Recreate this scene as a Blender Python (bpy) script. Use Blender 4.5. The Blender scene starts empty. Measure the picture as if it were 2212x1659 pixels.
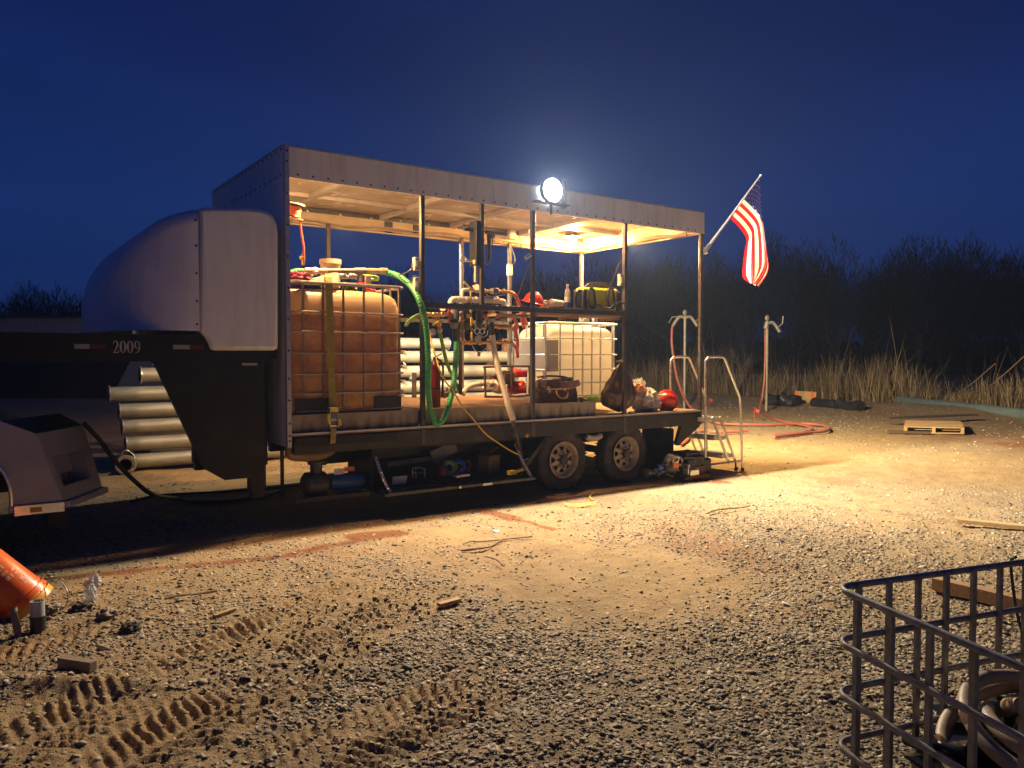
import bpy, bmesh, math, random
import numpy as np
from mathutils import Vector, Matrix, noise as mn
random.seed(7); rng = np.random.default_rng(7)
S = bpy.context.scene; COL = S.collection
V = Vector
R = math.radians
# ------------------------------------------------------------------ survey of the place (camera model used to measure positions)
F, CX, CY, HOR, EYE = 1670., 1106., 829.5, 771., 1.64
_p = math.atan((CY-HOR)/F); _t = math.atan((3455-CX)/F)
CF = V((math.cos(_t)*math.cos(_p), math.sin(_t)*math.cos(_p), -math.sin(_p)))
CR = V((math.sin(_t), -math.cos(_t), 0)); CU = CR.cross(CF)
CAM = V((0, 0, EYE))
FH = V((math.cos(_t), math.sin(_t), 0))
def ray(x, y): return CF + CR*((x-CX)/F) - CU*((y-CY)/F)
def aY(x, y, Y): d = ray(x, y); return CAM + d*(Y/d.y)
def aX(x, y, X): d = ray(x, y); return CAM + d*(X/d.x)
def aZ(x, y, z=0.): d = ray(x, y); return CAM + d*((z-EYE)/d.z)
def ground_at(lat, dep, z=0.): q = FH*dep + CR*lat; return V((q.x, q.y, z))
# ------------------------------------------------------------------ mesh helpers
def frame_of(axis, up=None):
    a = V(axis).normalized()
    u = V(up) if up is not None else (V((0, 0, 1)) if abs(a.z) < .95 else V((1, 0, 0)))
    s = u.cross(a)
    if s.length < 1e-6: s = V((1, 0, 0)).cross(a)
    s.normalize(); return s, a.cross(s)
def catmull(P, n=8, closed=False):
    P = [V(p) for p in P]; out = []; N = len(P)
    for i in range(N if closed else N-1):
        if closed: a, b, c, d = P[i-1], P[i], P[(i+1) % N], P[(i+2) % N]
        else: a, b, c, d = P[max(i-1, 0)], P[i], P[i+1], P[min(i+2, N-1)]
        for k in range(n):
            t = k/n
            out.append(.5*((2*b)+(c-a)*t+(2*a-5*b+4*c-d)*t*t+(3*b-a-3*c+d)*t**3))
    if not closed: out.append(P[-1])
    return out
class MB:
    def __init__(s): s.v = []; s.f = []; s.m = []; s.cur = 0
    def add(s, vs, fs):
        o = len(s.v); s.v.extend(V(q) for q in vs)
        for f in fs: s.f.append([i+o for i in f]); s.m.append(s.cur)
        return s
    def box(s, x0, x1, y0, y1, z0, z1):
        return s.add([(x0,y0,z0),(x1,y0,z0),(x1,y1,z0),(x0,y1,z0),(x0,y0,z1),(x1,y0,z1),(x1,y1,z1),(x0,y1,z1)],
              [(3,2,1,0),(4,5,6,7),(0,1,5,4),(1,2,6,5),(2,3,7,6),(3,0,4,7)])
    def obox(s, c, size, ax=(1,0,0), up=(0,0,1)):
        a = V(ax).normalized(); b = V(up).cross(a).normalized(); u = a.cross(b); c = V(c)
        h = [q/2 for q in size]
        vs = [c+a*(h[0]*i)+b*(h[1]*j)+u*(h[2]*k) for k in (-1,1) for i, j in ((-1,-1),(1,-1),(1,1),(-1,1))]
        return s.add(vs, [(3,2,1,0),(4,5,6,7),(0,1,5,4),(1,2,6,5),(2,3,7,6),(3,0,4,7)])
    def bar(s, p, q, w, h, up=None):
        p, q = V(p), V(q); d = q-p
        a, b = frame_of(d, up)
        vs = [pt+a*(w/2*i)+b*(h/2*j) for pt in (p, q) for i, j in ((-1,-1),(1,-1),(1,1),(-1,1))]
        return s.add(vs, [(3,2,1,0),(4,5,6,7),(0,1,5,4),(1,2,6,5),(2,3,7,6),(3,0,4,7)])
    def tube(s, pts, r, n=10, closed=False, caps=True, sq=(1,1), up=None):
        pts = [V(p) for p in pts]; N = len(pts)
        rs = r if isinstance(r, (list, tuple)) else [r]*N
        t0 = (pts[1]-pts[0]).normalized(); a, b = frame_of(t0, up); vs = []
        for i in range(N):
            t = (pts[(i+1) % N]-pts[i-1]) if closed else (pts[min(i+1, N-1)]-pts[max(i-1, 0)])
            if t.length < 1e-9: t = t0
            t.normalize()
            a = (a-t*a.dot(t)).normalized(); b = t.cross(a)
            for k in range(n):
                w = 2*math.pi*k/n
                vs.append(pts[i]+a*(math.cos(w)*rs[i]*sq[0])+b*(math.sin(w)*rs[i]*sq[1]))
        fs = []
        for i in range(N if closed else N-1):
            j = (i+1) % N
            for k in range(n):
                l = (k+1) % n
                fs.append((i*n+k, i*n+l, j*n+l, j*n+k))
        if caps and not closed:
            fs.append(tuple(range(n-1, -1, -1))); fs.append(tuple((N-1)*n+k for k in range(n)))
        return s.add(vs, fs)
    def cyl(s, p, q, r, r2=None, n=16, caps=True): return s.tube([p, q], [r, r if r2 is None else r2], n, caps=caps)
    def lathe(s, prof, o, axis=(0,0,1), n=24, a0=0., a1=2*math.pi):
        o = V(o); ax = V(axis).normalized(); a, b = frame_of(ax); full = a1-a0 > 6.28; m = n if full else n+1
        vs = []
        for r, z in prof:
            for k in range(m):
                w = a0+(a1-a0)*k/n
                vs.append(o+ax*z+a*(r*math.cos(w))+b*(r*math.sin(w)))
        fs = []
        for i in range(len(prof)-1):
            for k in range(n):
                l = (k+1) % m
                fs.append((i*m+k, i*m+l, (i+1)*m+l, (i+1)*m+k))
        return s.add(vs, fs)
    def ell(s, c, rad, nu=16, nv=10, fn=None, ax=None):
        c = V(c); vs = []; fs = []
        M = ax if ax is not None else Matrix.Identity(3)
        for j in range(nv+1):
            ph = math.pi*j/nv
            for k in range(nu):
                w = 2*math.pi*k/nu
                d = V((math.sin(ph)*math.cos(w), math.sin(ph)*math.sin(w), math.cos(ph)))
                q = V((d.x*rad[0], d.y*rad[1], d.z*rad[2]))
                if fn: q = fn(q, d)
                vs.append(c+M@q)
        for j in range(nv):
            for k in range(nu):
                l = (k+1) % nu
                fs.append((j*nu+k, (j+1)*nu+k, (j+1)*nu+l, j*nu+l))
        return s.add(vs, fs)
    def prism(s, poly, d):
        """poly: list of 3D points (planar), extruded by vector d"""
        poly = [V(p) for p in poly]; d = V(d); n = len(poly)
        fs = [tuple(range(n-1, -1, -1)), tuple(range(n, 2*n))]
        for i in range(n): fs.append((i, (i+1) % n, n+(i+1) % n, n+i))
        return s.add(poly+[p+d for p in poly], fs)
    def grid(s, fn, nu, nv, closed_u=False):
        vs = [fn(i/nu, j/nv) for j in range(nv+1) for i in range(nu if closed_u else nu+1)]
        m = nu if closed_u else nu+1; fs = []
        for j in range(nv):
            for i in range(nu):
                l = (i+1) % m
                fs.append((j*m+i, j*m+l, (j+1)*m+l, (j+1)*m+i))
        return s.add(vs, fs)
    def build(s, name, mats, parent=None, smooth=35, bevel=0., origin=None, solid=0.):
        me = bpy.data.meshes.new(name)
        if parent is not None: o0 = world_loc(parent)
        elif origin is not None: o0 = V(origin)
        else:
            xs = [q.x for q in s.v]; ys = [q.y for q in s.v]; zs = [q.z for q in s.v]
            o0 = V(((min(xs)+max(xs))/2, (min(ys)+max(ys))/2, min(zs)))
        me.from_pydata([tuple(q-o0) for q in s.v], [], s.f)
        mats = mats if isinstance(mats, (list, tuple)) else [mats]
        for m in mats: me.materials.append(m)
        me.polygons.foreach_set('material_index', s.m)
        bm = bmesh.new(); bm.from_mesh(me); bmesh.ops.recalc_face_normals(bm, faces=bm.faces); bm.to_mesh(me); bm.free()
        if smooth:
            me.polygons.foreach_set('use_smooth', [True]*len(me.polygons))
            me.set_sharp_from_angle(angle=R(smooth))
        o = bpy.data.objects.new(name, me); COL.objects.link(o)
        if parent is not None: o.parent = parent
        else: o.location = o0
        if solid:
            md = o.modifiers.new('solid', 'SOLIDIFY'); md.thickness = solid; md.offset = 0
        if bevel:
            md = o.modifiers.new('bevel', 'BEVEL'); md.width = bevel; md.segments = 2; md.limit_method = 'ANGLE'; md.angle_limit = R(40)
        return o
def world_loc(o):
    q = V(o.location)
    while o.parent is not None: o = o.parent; q = q+V(o.location)
    return q
def tag(o, label, cat, group=None, kind=None):
    if label: o['label'] = label
    if cat: o['category'] = cat
    if group: o['group'] = group
    if kind: o['kind'] = kind
    return o
def thing(name, loc, label, cat, group=None):
    o = bpy.data.objects.new(name, None); COL.objects.link(o); o.location = V(loc); o.empty_display_size = .2
    return tag(o, label, cat, group)
def copy_tree(o, parent=None):
    c = o.copy(); COL.objects.link(c)
    if parent is not None: c.parent = parent
    for ch in list(o.children): copy_tree(ch, c)
    return c
# ------------------------------------------------------------------ materials (all procedural)
class NT:
    def __init__(s, name):
        s.mat = bpy.data.materials.new(name); s.mat.use_nodes = True; s.t = s.mat.node_tree; s.n = s.t.nodes
        s.b = s.n['Principled BSDF']; s.out = s.n['Material Output']
    def N(s, typ, **kw):
        n = s.n.new(typ)
        for k, v in kw.items():
            if k in n.inputs.keys() if isinstance(k, str) else False: n.inputs[k].default_value = v
            else: setattr(n, k, v)
        return n
    def L(s, a, b): s.t.links.new(a, b)
    def coord(s):
        return s.N('ShaderNodeTexCoord').outputs['Object']
    def noise(s, scale, detail=4, rough=.55, vec=None, dist=0.):
        n = s.N('ShaderNodeTexNoise'); n.inputs['Scale'].default_value = scale; n.inputs['Detail'].default_value = detail
        n.inputs['Roughness'].default_value = rough; n.inputs['Distortion'].default_value = dist
        s.L(vec if vec is not None else s.coord(), n.inputs['Vector']); return n.outputs['Fac']
    def ramp(s, fac, stops, interp='LINEAR'):
        n = s.N('ShaderNodeValToRGB'); r = n.color_ramp; r.interpolation = interp
        while len(r.elements) < len(stops): r.elements.new(.5)
        for e, (p, c) in zip(r.elements, stops): e.position = p; e.color = (*c, 1) if len(c) == 3 else c
        s.L(fac, n.inputs['Fac']); return n.outputs['Color']
    def mix(s, fac, a, b, mode='MIX'):
        n = s.N('ShaderNodeMix'); n.data_type = 'RGBA'; n.blend_type = mode
        for sock, val in ((n.inputs[0], fac), (n.inputs[6], a), (n.inputs[7], b)):
            if isinstance(val, (int, float)): sock.default_value = val
            elif isinstance(val, tuple): sock.default_value = (*val[:3], 1)
            else: s.L(val, sock)
        return n.outputs[2]
    def math(s, op, a, b=0., c=None, clamp=False):
        n = s.N('ShaderNodeMath'); n.operation = op; n.use_clamp = clamp
        for i, val in enumerate((a, b, c)):
            if val is None: continue
            if isinstance(val, (int, float)): n.inputs[i].default_value = val
            else: s.L(val, n.inputs[i])
        return n.outputs[0]
    def bump(s, h, strength=.3, dist=.01, normal=None):
        n = s.N('ShaderNodeBump'); n.inputs['Strength'].default_value = strength; n.inputs['Distance'].default_value = dist
        s.L(h, n.inputs['Height']); s.L(n.outputs['Normal'], s.b.inputs['Normal']); return n
    def sep(s, vec):
        n = s.N('ShaderNodeSeparateXYZ'); s.L(vec, n.inputs[0]); return n.outputs
    def mapping(s, vec, scale=(1,1,1), rot=(0,0,0)):
        n = s.N('ShaderNodeMapping'); n.inputs['Scale'].default_value = scale; n.inputs['Rotation'].default_value = rot
        s.L(vec, n.inputs['Vector']); return n.outputs['Vector']
def plain(name, col, rough=.5, metal=0., var=.18, scale=9., bump=.0, spec=.5, dirt=None, dirt_amt=.5, bscale=60.):
    t = NT(name); t.b.inputs['Roughness'].default_value = rough; t.b.inputs['Metallic'].default_value = metal
    t.b.inputs['Specular IOR Level'].default_value = spec
    n = t.noise(scale, 5)
    c = t.ramp(n, [(.3, tuple(x*(1-var) for x in col)), (.7, tuple(min(1, x*(1+var)) for x in col))])
    if dirt:
        d = t.noise(scale*.45, 6, .65); f = t.ramp(d, [(.5, (0,0,0)), (.72, (1,1,1))])
        c = t.mix(t.math('MULTIPLY', f, dirt_amt), c, dirt)
    t.L(c, t.b.inputs['Base Color'])
    rr = t.math('ADD', t.math('MULTIPLY', n, .25), rough-.12, clamp=True); t.L(rr, t.b.inputs['Roughness'])
    if bump: t.bump(t.noise(bscale, 3), bump, .01)
    return t.mat
def emitter(name, col, strength):
    t = NT(name); t.b.inputs['Base Color'].default_value = (*col, 1)
    t.b.inputs['Emission Color'].default_value = (*col, 1); t.b.inputs['Emission Strength'].default_value = strength
    return t.mat
M = {}
def weathered(name, col, rough, dirt):
    t = NT(name); oc = t.coord(); n = t.noise(2.2, 5, .6, oc); st = t.noise(1.5, 6, .65, t.mapping(oc, (9, 9, .7))); sp = t.noise(45, 4, .75, oc); bl = t.noise(.9, 5, .6, oc)
    c = t.ramp(n, [(.3, tuple(x*.93 for x in col)), (.7, tuple(x*1.05 for x in col))])
    c = t.mix(t.math('MULTIPLY', t.ramp(st, [(.48,(0,0,0)),(.72,(1,1,1))]), .3), c, dirt)
    c = t.mix(t.math('MULTIPLY', t.ramp(sp, [(.64,(0,0,0)),(.74,(1,1,1))]), .35), c, dirt)
    c = t.mix(t.math('MULTIPLY', t.ramp(bl, [(.5,(0,0,0)),(.75,(1,1,1))]), .22), c, dirt)
    t.L(c, t.b.inputs['Base Color']); t.L(t.math('ADD', t.math('MULTIPLY', st, .3), rough-.1, clamp=True), t.b.inputs['Roughness'])
    t.bump(t.noise(3.5, 2, .5, oc), .3, .025); return t.mat
M['white_panel'] = weathered('white_panel', (.86, .85, .86), .42, (.36,.32,.28))
M['fiberglass'] = weathered('fiberglass', (.78, .8, .87), .34, (.36,.33,.31))
M['liner'] = plain('liner', (.5, .42, .31), .24, var=.1, scale=3, dirt=(.3,.21,.12), dirt_amt=.45)
M['trim'] = plain('trim', (.5, .5, .52), .4, .6, .12, 12)
M['black_steel'] = plain('black_steel', (.009, .009, .01), .45, 0, .35, 8, dirt=(.045,.032,.022), dirt_amt=.4, spec=.35)
M['dusty_steel'] = plain('dusty_steel', (.02, .018, .017), .5, 0, .35, 7, dirt=(.085,.058,.036), dirt_amt=.7)
M['post_paint'] = plain('post_paint', (.07, .065, .065), .38, .25, .25, 14, dirt=(.2,.13,.08), dirt_amt=.5)
M['galv'] = plain('galv', (.55, .56, .56), .36, .85, .15, 25)
M['alum'] = plain('alum', (.72, .72, .7), .3, .9, .08, 30)
M['rubber'] = plain('rubber', (.035, .03, .027), .8, 0, .3, 12, .2, dirt=(.14,.09,.055), dirt_amt=.75)
M['rim'] = plain('rim', (.42, .35, .27), .5, .15, .2, 14, dirt=(.2,.13,.08), dirt_amt=.6)
M['hub'] = plain('hub', (.06, .05, .045), .55, .3, .3, 20, dirt=(.2,.13,.08), dirt_amt=.6)
M['black_plastic'] = plain('black_plastic', (.02, .02, .022), .45, 0, .2, 20)
M['red_paint'] = plain('red_paint', (.62, .03, .015), .35, 0, .1, 10)
M['dark_red'] = plain('dark_red', (.2, .012, .012), .35, 0, .15, 10)
M['red_plastic'] = plain('red_plastic', (.72, .045, .012), .26, 0, .06, 8)
M['orange_plastic'] = plain('orange_plastic', (.85, .13, .01), .38, 0, .08, 6, dirt=(.4,.2,.08), dirt_amt=.35)
M['bucket_yellow'] = plain('bucket_yellow', (.8, .36, .02), .4, 0, .08, 6, dirt=(.4,.2,.08), dirt_amt=.3)
M['yellow'] = plain('yellow', (.82, .62, .02), .4, 0, .08, 10)
M['lemon'] = plain('lemon', (.78, .74, .03), .35, 0, .06, 10)
M['lime'] = plain('lime', (.35, .72, .08), .45, 0, .1, 12)
M['strap'] = plain('strap', (.34, .29, .05), .75, 0, .25, 30, .3, bscale=300)
M['cord_yellow'] = plain('cord_yellow', (.68, .48, .05), .5, 0, .12, 12)
M['green_hose'] = plain('green_hose', (.05, .36, .11), .34, 0, .2, 14, dirt=(.3,.3,.16), dirt_amt=.45)
M['pale_green'] = plain('pale_green', (.17, .42, .05), .45, 0, .2, 14)
M['white_hose'] = plain('white_hose', (.66, .6, .5), .45, 0, .1, 14)
M['red_hose'] = plain('red_hose', (.62, .12, .06), .45, 0, .15, 12)
M['dull_red_hose'] = plain('dull_red_hose', (.3, .085, .06), .6, 0, .2, 10, dirt=(.35,.22,.12), dirt_amt=.5)
M['brown_hose'] = plain('brown_hose', (.38, .29, .18), .55, 0, .25, 20, dirt=(.3,.22,.13), dirt_amt=.5)
M['pvc_grey'] = plain('pvc_grey', (.42, .42, .42), .4, 0, .1, 12)
M['pvc_white'] = plain('pvc_white', (.68, .68, .66), .35, 0, .08, 12)
M['brass'] = plain('brass', (.56, .34, .13), .33, .9, .2, 30)
M['canister'] = plain('canister', (.055, .055, .06), .3, 0, .2, 10)
M['grey_body'] = plain('grey_body', (.2, .2, .205), .45, 0, .15, 14)
M['concrete_tan'] = plain('concrete_tan', (.5, .4, .27), .6, 0, .2, 10)
M['wood'] = None
M['leather'] = plain('leather', (.13, .065, .04), .6, 0, .3, 16, .3, bscale=90)
M['bag_top'] = plain('bag_top', (.34, .2, .13), .6, 0, .2, 16, .2)
M['cloth_white'] = plain('cloth_white', (.66, .6, .53), .85, 0, .12, 14, .5, bscale=40)
M['cloth_orange'] = plain('cloth_orange', (.78, .36, .18), .8, 0, .1, 12)
M['pink_cloth'] = plain('pink_cloth', (.35, .05, .12), .85, 0, .2, 16, .4)
M['blue_plastic'] = plain('blue_plastic', (.03, .12, .7), .35, 0, .1, 10)
M['blue_motor'] = plain('blue_motor', (.03, .11, .3), .4, 0, .15, 10)
M['paper'] = plain('paper', (.72, .71, .68), .7, 0, .06, 20)
M['sticker_orange'] = plain('sticker_orange', (.7, .16, .04), .5, 0, .1, 20)
M['cardboard'] = plain('cardboard', (.4, .26, .13), .8, 0, .12, 14)
M['amber'] = plain('amber', (.65, .24, .02), .25, 0, .1, 20)
M['truck_paint'] = plain('truck_paint', (.36, .36, .38), .33, .2, .06, 3, dirt=(.2,.14,.09), dirt_amt=.5)
M['chrome'] = plain('chrome', (.7, .7, .72), .18, .95, .08, 10)
M['bark'] = plain('bark', (.05, .042, .035), .9, 0, .3, 6)
M['gun'] = plain('gun', (.1, .1, .105), .38, .7, .2, 16)
M['rust'] = plain('rust', (.12, .06, .035), .7, .2, .35, 20)
M['clear_bag'] = None
M['old_pipe'] = plain('old_pipe', (.24, .225, .19), .5, .3, .2, 14)
def wood_mat(name, a, b, scale=3.):
    t = NT(name); v = t.mapping(t.coord(), (1.2*scale, 9*scale, 9*scale))
    n = t.noise(2.2, 6, .6, v, .8)
    t.L(t.ramp(n, [(.25, a), (.75, b)]), t.b.inputs['Base Color']); t.b.inputs['Roughness'].default_value = .8
    t.bump(n, .35, .006); return t.mat
M['wood'] = wood_mat('wood', (.2, .12, .06), (.46, .31, .17))
M['pallet_wood'] = wood_mat('pallet_wood', (.3, .19, .08), (.56, .39, .2))
M['grey_wood'] = wood_mat('grey_wood', (.14, .11, .08), (.32, .25, .18))
M['dark_wood'] = wood_mat('dark_wood', (.03, .022, .016), (.1, .07, .045))
M['deck_wood'] = wood_mat('deck_wood', (.1, .055, .025), (.36, .2, .085), 1.5)
# ------------------------------------------------------------------ camera, sky, render
cam = bpy.data.cameras.new('camera'); co = bpy.data.objects.new('camera', cam); COL.objects.link(co)
cam.sensor_width = 36; cam.lens = 36*F/2212; cam.clip_end = 2000; cam.clip_start = .05
co.location = CAM; co.rotation_euler = Matrix((CR, CU, -CF)).transposed().to_euler()
S.camera = co
W = bpy.data.worlds.new('World'); S.world = W; W.use_nodes = True
wt = W.node_tree; wn = wt.nodes; bg = wn['Background']
tc = wn.new('ShaderNodeTexCoord'); sp = wn.new('ShaderNodeSeparateXYZ'); wt.links.new(tc.outputs['Generated'], sp.inputs[0])
rm = wn.new('ShaderNodeValToRGB'); e = rm.color_ramp.elements
for p, c in ((0, (.0055,.016,.080)), (.06, (.007,.023,.108)), (.18, (.0075,.027,.132)), (.36, (.0045,.0145,.090)), (.7, (.0028,.0075,.050))):
    el = e[0] if p == 0 else (e.new(p) if p < .7 else e[-1]); el.position = p; el.color = (*c, 1)
wt.links.new(sp.outputs['Z'], rm.inputs['Fac'])
# thin dusk cloud bands
mp = wn.new('ShaderNodeMapping'); mp.inputs['Scale'].default_value = (1.2, 1.2, 5.5); wt.links.new(tc.outputs['Generated'], mp.inputs['Vector'])
nz = wn.new('ShaderNodeTexNoise'); nz.inputs['Scale'].default_value = 1.6; nz.inputs['Detail'].default_value = 4; wt.links.new(mp.outputs['Vector'], nz.inputs['Vector'])
mr = wn.new('ShaderNodeMapRange'); mr.inputs['From Min'].default_value = .3; mr.inputs['From Max'].default_value = .75
mr.inputs['To Min'].default_value = .88; mr.inputs['To Max'].default_value = 1.16; wt.links.new(nz.outputs['Fac'], mr.inputs['Value'])
mx = wn.new('ShaderNodeVectorMath'); mx.operation = 'SCALE'; wt.links.new(rm.outputs['Color'], mx.inputs[0]); wt.links.new(mr.outputs[0], mx.inputs['Scale'])
wt.links.new(mx.outputs[0], bg.inputs['Color']); bg.inputs['Strength'].default_value = 1.0
S.view_settings.view_transform = 'Standard'; S.view_settings.look = 'None'; S.view_settings.exposure = 0; S.view_settings.gamma = 1
S.cycles.use_denoising = True; S.cycles.max_bounces = 9; S.cycles.diffuse_bounces = 4; S.cycles.glossy_bounces = 4
S.cycles.transmission_bounces = 5; S.cycles.transparent_max_bounces = 8; S.cycles.sample_clamp_indirect = 4; S.cycles.sample_clamp_direct = 0
S.cycles.use_light_tree = True; S.cycles.caustics_reflective = False; S.cycles.caustics_refractive = False
def lamp(name, loc, power, col, r=.04, parent=None):
    l = bpy.data.lights.new(name, 'POINT'); l.energy = power; l.color = col; l.shadow_soft_size = r
    o = bpy.data.objects.new(name, l); COL.objects.link(o)
    if parent is not None: o.parent = parent; o.location = V(loc)-world_loc(parent)
    else: o.location = loc
    return o
# ------------------------------------------------------------------ the trailer
Y0, YF, XL, XR, ZT, ZB, ZD, ZP = 7.284, 9.884, 2.54, 8.47, 3.65, 3.352, .895, 1.07
TR = thing('equipment_trailer', (5.5, 8.58, 0), 'black gooseneck flatbed trailer with white canopy roof, open sides and rounded white nose', 'trailer')
def part(name, mb, m, parent=None, **k): return mb.build(name, m, TR if parent is None else parent, **k)
def rivets(pts, nrm, r=.011, mb=None):
    b = mb if mb is not None else MB(); b.cur = 1
    for p in pts: b.lathe([(r, 0), (r*.85, r*.5), (r*.3, r*.75), (0, r*.78)], p, nrm, 8)
    b.cur = 0; return b
# roof, fascias
b = MB(); b.box(XL, XR, Y0+.004, YF-.004, ZT-.05, ZT-.012); roof = part('roof', b, M['liner'])
bowm = plain('bow_paint', (.4,.37,.33), .45, .1, .15, 8, dirt=(.25,.16,.09), dirt_amt=.5)
for X in (3.45, 4.77, 5.9, 7.15):
    b = MB(); b.box(X-.03, X+.03, Y0+.024, YF-.024, ZT-.115, ZT-.052); part('roof_bow', b, bowm, roof)
for Yy in (Y0+.62, Y0+1.75):
    b = MB(); b.box(XL+.03, XR-.03, Yy-.028, Yy+.028, ZT-.1, ZT-.0535); part('roof_purlin', b, bowm, roof)
b = MB(); b.box(XL+.036, XR, Y0, Y0+.003, ZB, ZT); b.box(XL+.036, XR-.024, Y0+.0045, Y0+.04, ZB+.002, ZB+.012)
rivets([(XL+.12+.152*i, Y0, ZB+.035) for i in range(38)], (0,-1,0), mb=b)
fas = part('fascia', b, [M['white_panel'], M['gun']])
b = MB(); b.box(XL+.036, XR, Y0-.004, Y0+.03, ZT-.010, ZT+.006); rivets([(XL+.1+.2*i, Y0+.014, ZT+.006) for i in range(30)], (0,0,1), .013, mb=b); part('roof_edge_trim', b, [M['trim'], M['gun']], fas)
b = MB(); b.box(XL+.036, XR, YF-.003, YF, ZB, ZT); b.box(XL+.036, XR-.024, YF-.045, YF-.0045, ZB+.002, ZB+.014); ff = part('fascia', b, M['liner'])
for X in (4.9, 5.35, 6.63):
    b = MB(); b.box(X-.06, X+.06, YF-.02, YF-.0045, ZB+.016, ZT-.12); part('fascia_stiffener', b, M['dusty_steel'], ff)
b = MB(); b.box(XL+.04, XR-.03, YF-.05, YF-.0045, ZT-.11, ZT-.055); part('header_beam', b, M['post_paint'], ff)
b = MB(); b.box(XR-.003, XR+.0005, Y0+.005, YF-.004, ZB, ZT); b.box(XR-.04, XR-.0045, Y0+.045, YF-.05, ZB+.002, ZB+.012); rivets([(XR, Y0+.1+.16*i, ZB+.035) for i in range(16)], (1,0,0), mb=b); rf = part('fascia', b, [M['liner'], M['gun']])
# clips along the header
for X in np.arange(2.8, 8.3, .45):
    b = MB(); b.cyl((X, YF-.075, ZT-.1), (X+.02, YF-.075, ZT-.13), .012, n=8); part('cable_clip', b, M['galv'], ff)
# sagging cable loom along the lower edge of the far and rear fascia
b = MB()
pts = [V((2.6+i*.29, YF-.06, ZB+.035+.018*math.sin(i*1.9)+.012*math.sin(i*.7+1))) for i in range(20)]
pts += [V((8.36, YF-.12, ZB+.03))]+[V((8.41, YF-.3-i*.29, ZB+.035+.02*math.sin(i*1.7))) for i in range(8)]
b.tube(catmull(pts, 5), .017, 8); b.tube(catmull([p+V((.05, -.012, .035+.01*math.sin(i*2.3))) for i, p in enumerate(pts)], 5), .012, 8)
part('cable_loom', b, plain('loom', (.3,.25,.19), .5))
# front wall
b = MB(); b.box(XL, XL+.03, Y0+.052, YF-.01, .77, ZT-.3); b.box(XL-.005, XL+.03, Y0+.052, YF-.01, ZT-.299, ZT)
rivets([(XL-.005, Y0+.12+.16*i, ZT-.26) for i in range(16)]+[(XL-.005, Y0+.1+.14*i, ZT-.02) for i in range(18)], (-1,0,0), .013, mb=b)
fw = part('front_wall', b, [M['white_panel'], M['gun']])
b = MB(); b.box(XL-.008, XL+.034, Y0-.004, Y0+.05, .765, ZT+.012); rivets([(XL+.014, Y0-.004, z) for z in (.83, .88, 1.0, 1.22, 1.43, 1.7, 2.0, 2.3, 2.6, 2.9, 3.2, 3.5, 3.6)], (0,-1,0), .012, mb=b)
ct = part('corner_trim', b, [M['trim'], M['gun']], fw)
b = MB(); b.box(XL-.006, XL+.02, YF-.03, YF+.01, .77, ZT+.01); part('corner_trim', b, M['trim'], fw)
b = MB(); b.box(XL-.012, XL+.02, Y0+.05, YF, ZT+.001, ZT+.02); part('roof_edge_trim', b, M['trim'], fw)
# nose fairing: profile extruded across the trailer, two shells with a seam
def nose_shell(px, dy, bev):
    q = [aY(x, y, Y0) for x, y in px]
    b = MB(); b.prism([V((p.x, Y0+dy, p.z)) for p in q], (0, 2.6-2*dy, 0))
    return b
front_px = [(433,715),(300,711),(172,708),(176,688),(181,655),(188,640),(196,626),(212,600),(232,575),(260,545),(290,515),(315,494),(340,476),(365,463),(390,455),(433,447)]
back_px = [(430,447),(480,446),(530,447),(562,450),(582,456),(595,467),(602,484),(604,505),(604,757),(456,757),(454,744),(448,732),(440,722),(430,716)]
# the front shell is rounded in plan: sections narrow and drop towards the tip
SIL = sorted([(x, y) for x, y in front_px if y < 709])
def sil_y(x):
    if x <= SIL[0][0]: return SIL[0][1]
    for (xa, ya), (xb, yb) in zip(SIL, SIL[1:]):
        if xa <= x <= xb: return ya+(yb-ya)*(x-xa)/max(1e-6, xb-xa)
    return SIL[-1][1]
def proj(p):
    v = V(p)-CAM; d = v.dot(CF); return CX+F*v.dot(CR)/d, CY-F*v.dot(CU)/d
XS0, XA, YC, ZB_ = 1.745, .775, 8.584, 1.875
secs = []
for i in range(29):
    s_ = math.sin(math.pi/2*i/28); w_ = 1.288*max(.03, math.sqrt(max(0, 1-s_**2.0))); Xs = XS0-XA*s_; Yc_ = YC-w_
    zt_ = 2.5
    for _k in range(12):
        px_, py_ = proj((Xs, Yc_, zt_)); zt_ = aY(px_, sil_y(px_), Yc_).z
    secs.append((Xs, w_, max(zt_, ZB_+.04)))
def nose_sec(k, u):
    Xs, w_, zt_ = secs[k]; r = min(.13+.25*(1-w_/1.29), w_*.9, (zt_-ZB_)*.8)
    P = [(-w_, ZB_), (-w_, zt_-r)]+[(-w_+r-r*math.cos(R(90*j/6)), zt_-r+r*math.sin(R(90*j/6))) for j in range(1, 7)]
    P = P[:2]+[(-w_, ZB_+(zt_-r-ZB_)*.5)][:0]+P[2:]
    P = P+[(-q[0], q[1]) for q in reversed(P)]
    y, z = P[u]; return V((Xs, YC+y, z))
nfb = MB(); ns = 16; vs_ = [nose_sec(k, u) for k in range(29) for u in range(ns)]
nfb.add(vs_, [(k*ns+u, k*ns+u+1, (k+1)*ns+u+1, (k+1)*ns+u) for k in range(28) for u in range(ns-1)]+[tuple(28*ns+u for u in range(ns))])
nf = part('nose_fairing', nfb, M['fiberglass'], smooth=50)
nb = part('nose_shell', nose_shell(back_px, .012, .05), M['fiberglass'], nf, bevel=.04, smooth=50)
for sp_ in [V((1.725, Y0+.0145, aY(424, y, Y0).z)) for y in (475, 530, 590, 650, 700)]:
    b = rivets([sp_], (0,-1,0), .012); b.m = [0]*len(b.m); part('screw', b, M['gun'], nf)
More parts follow.
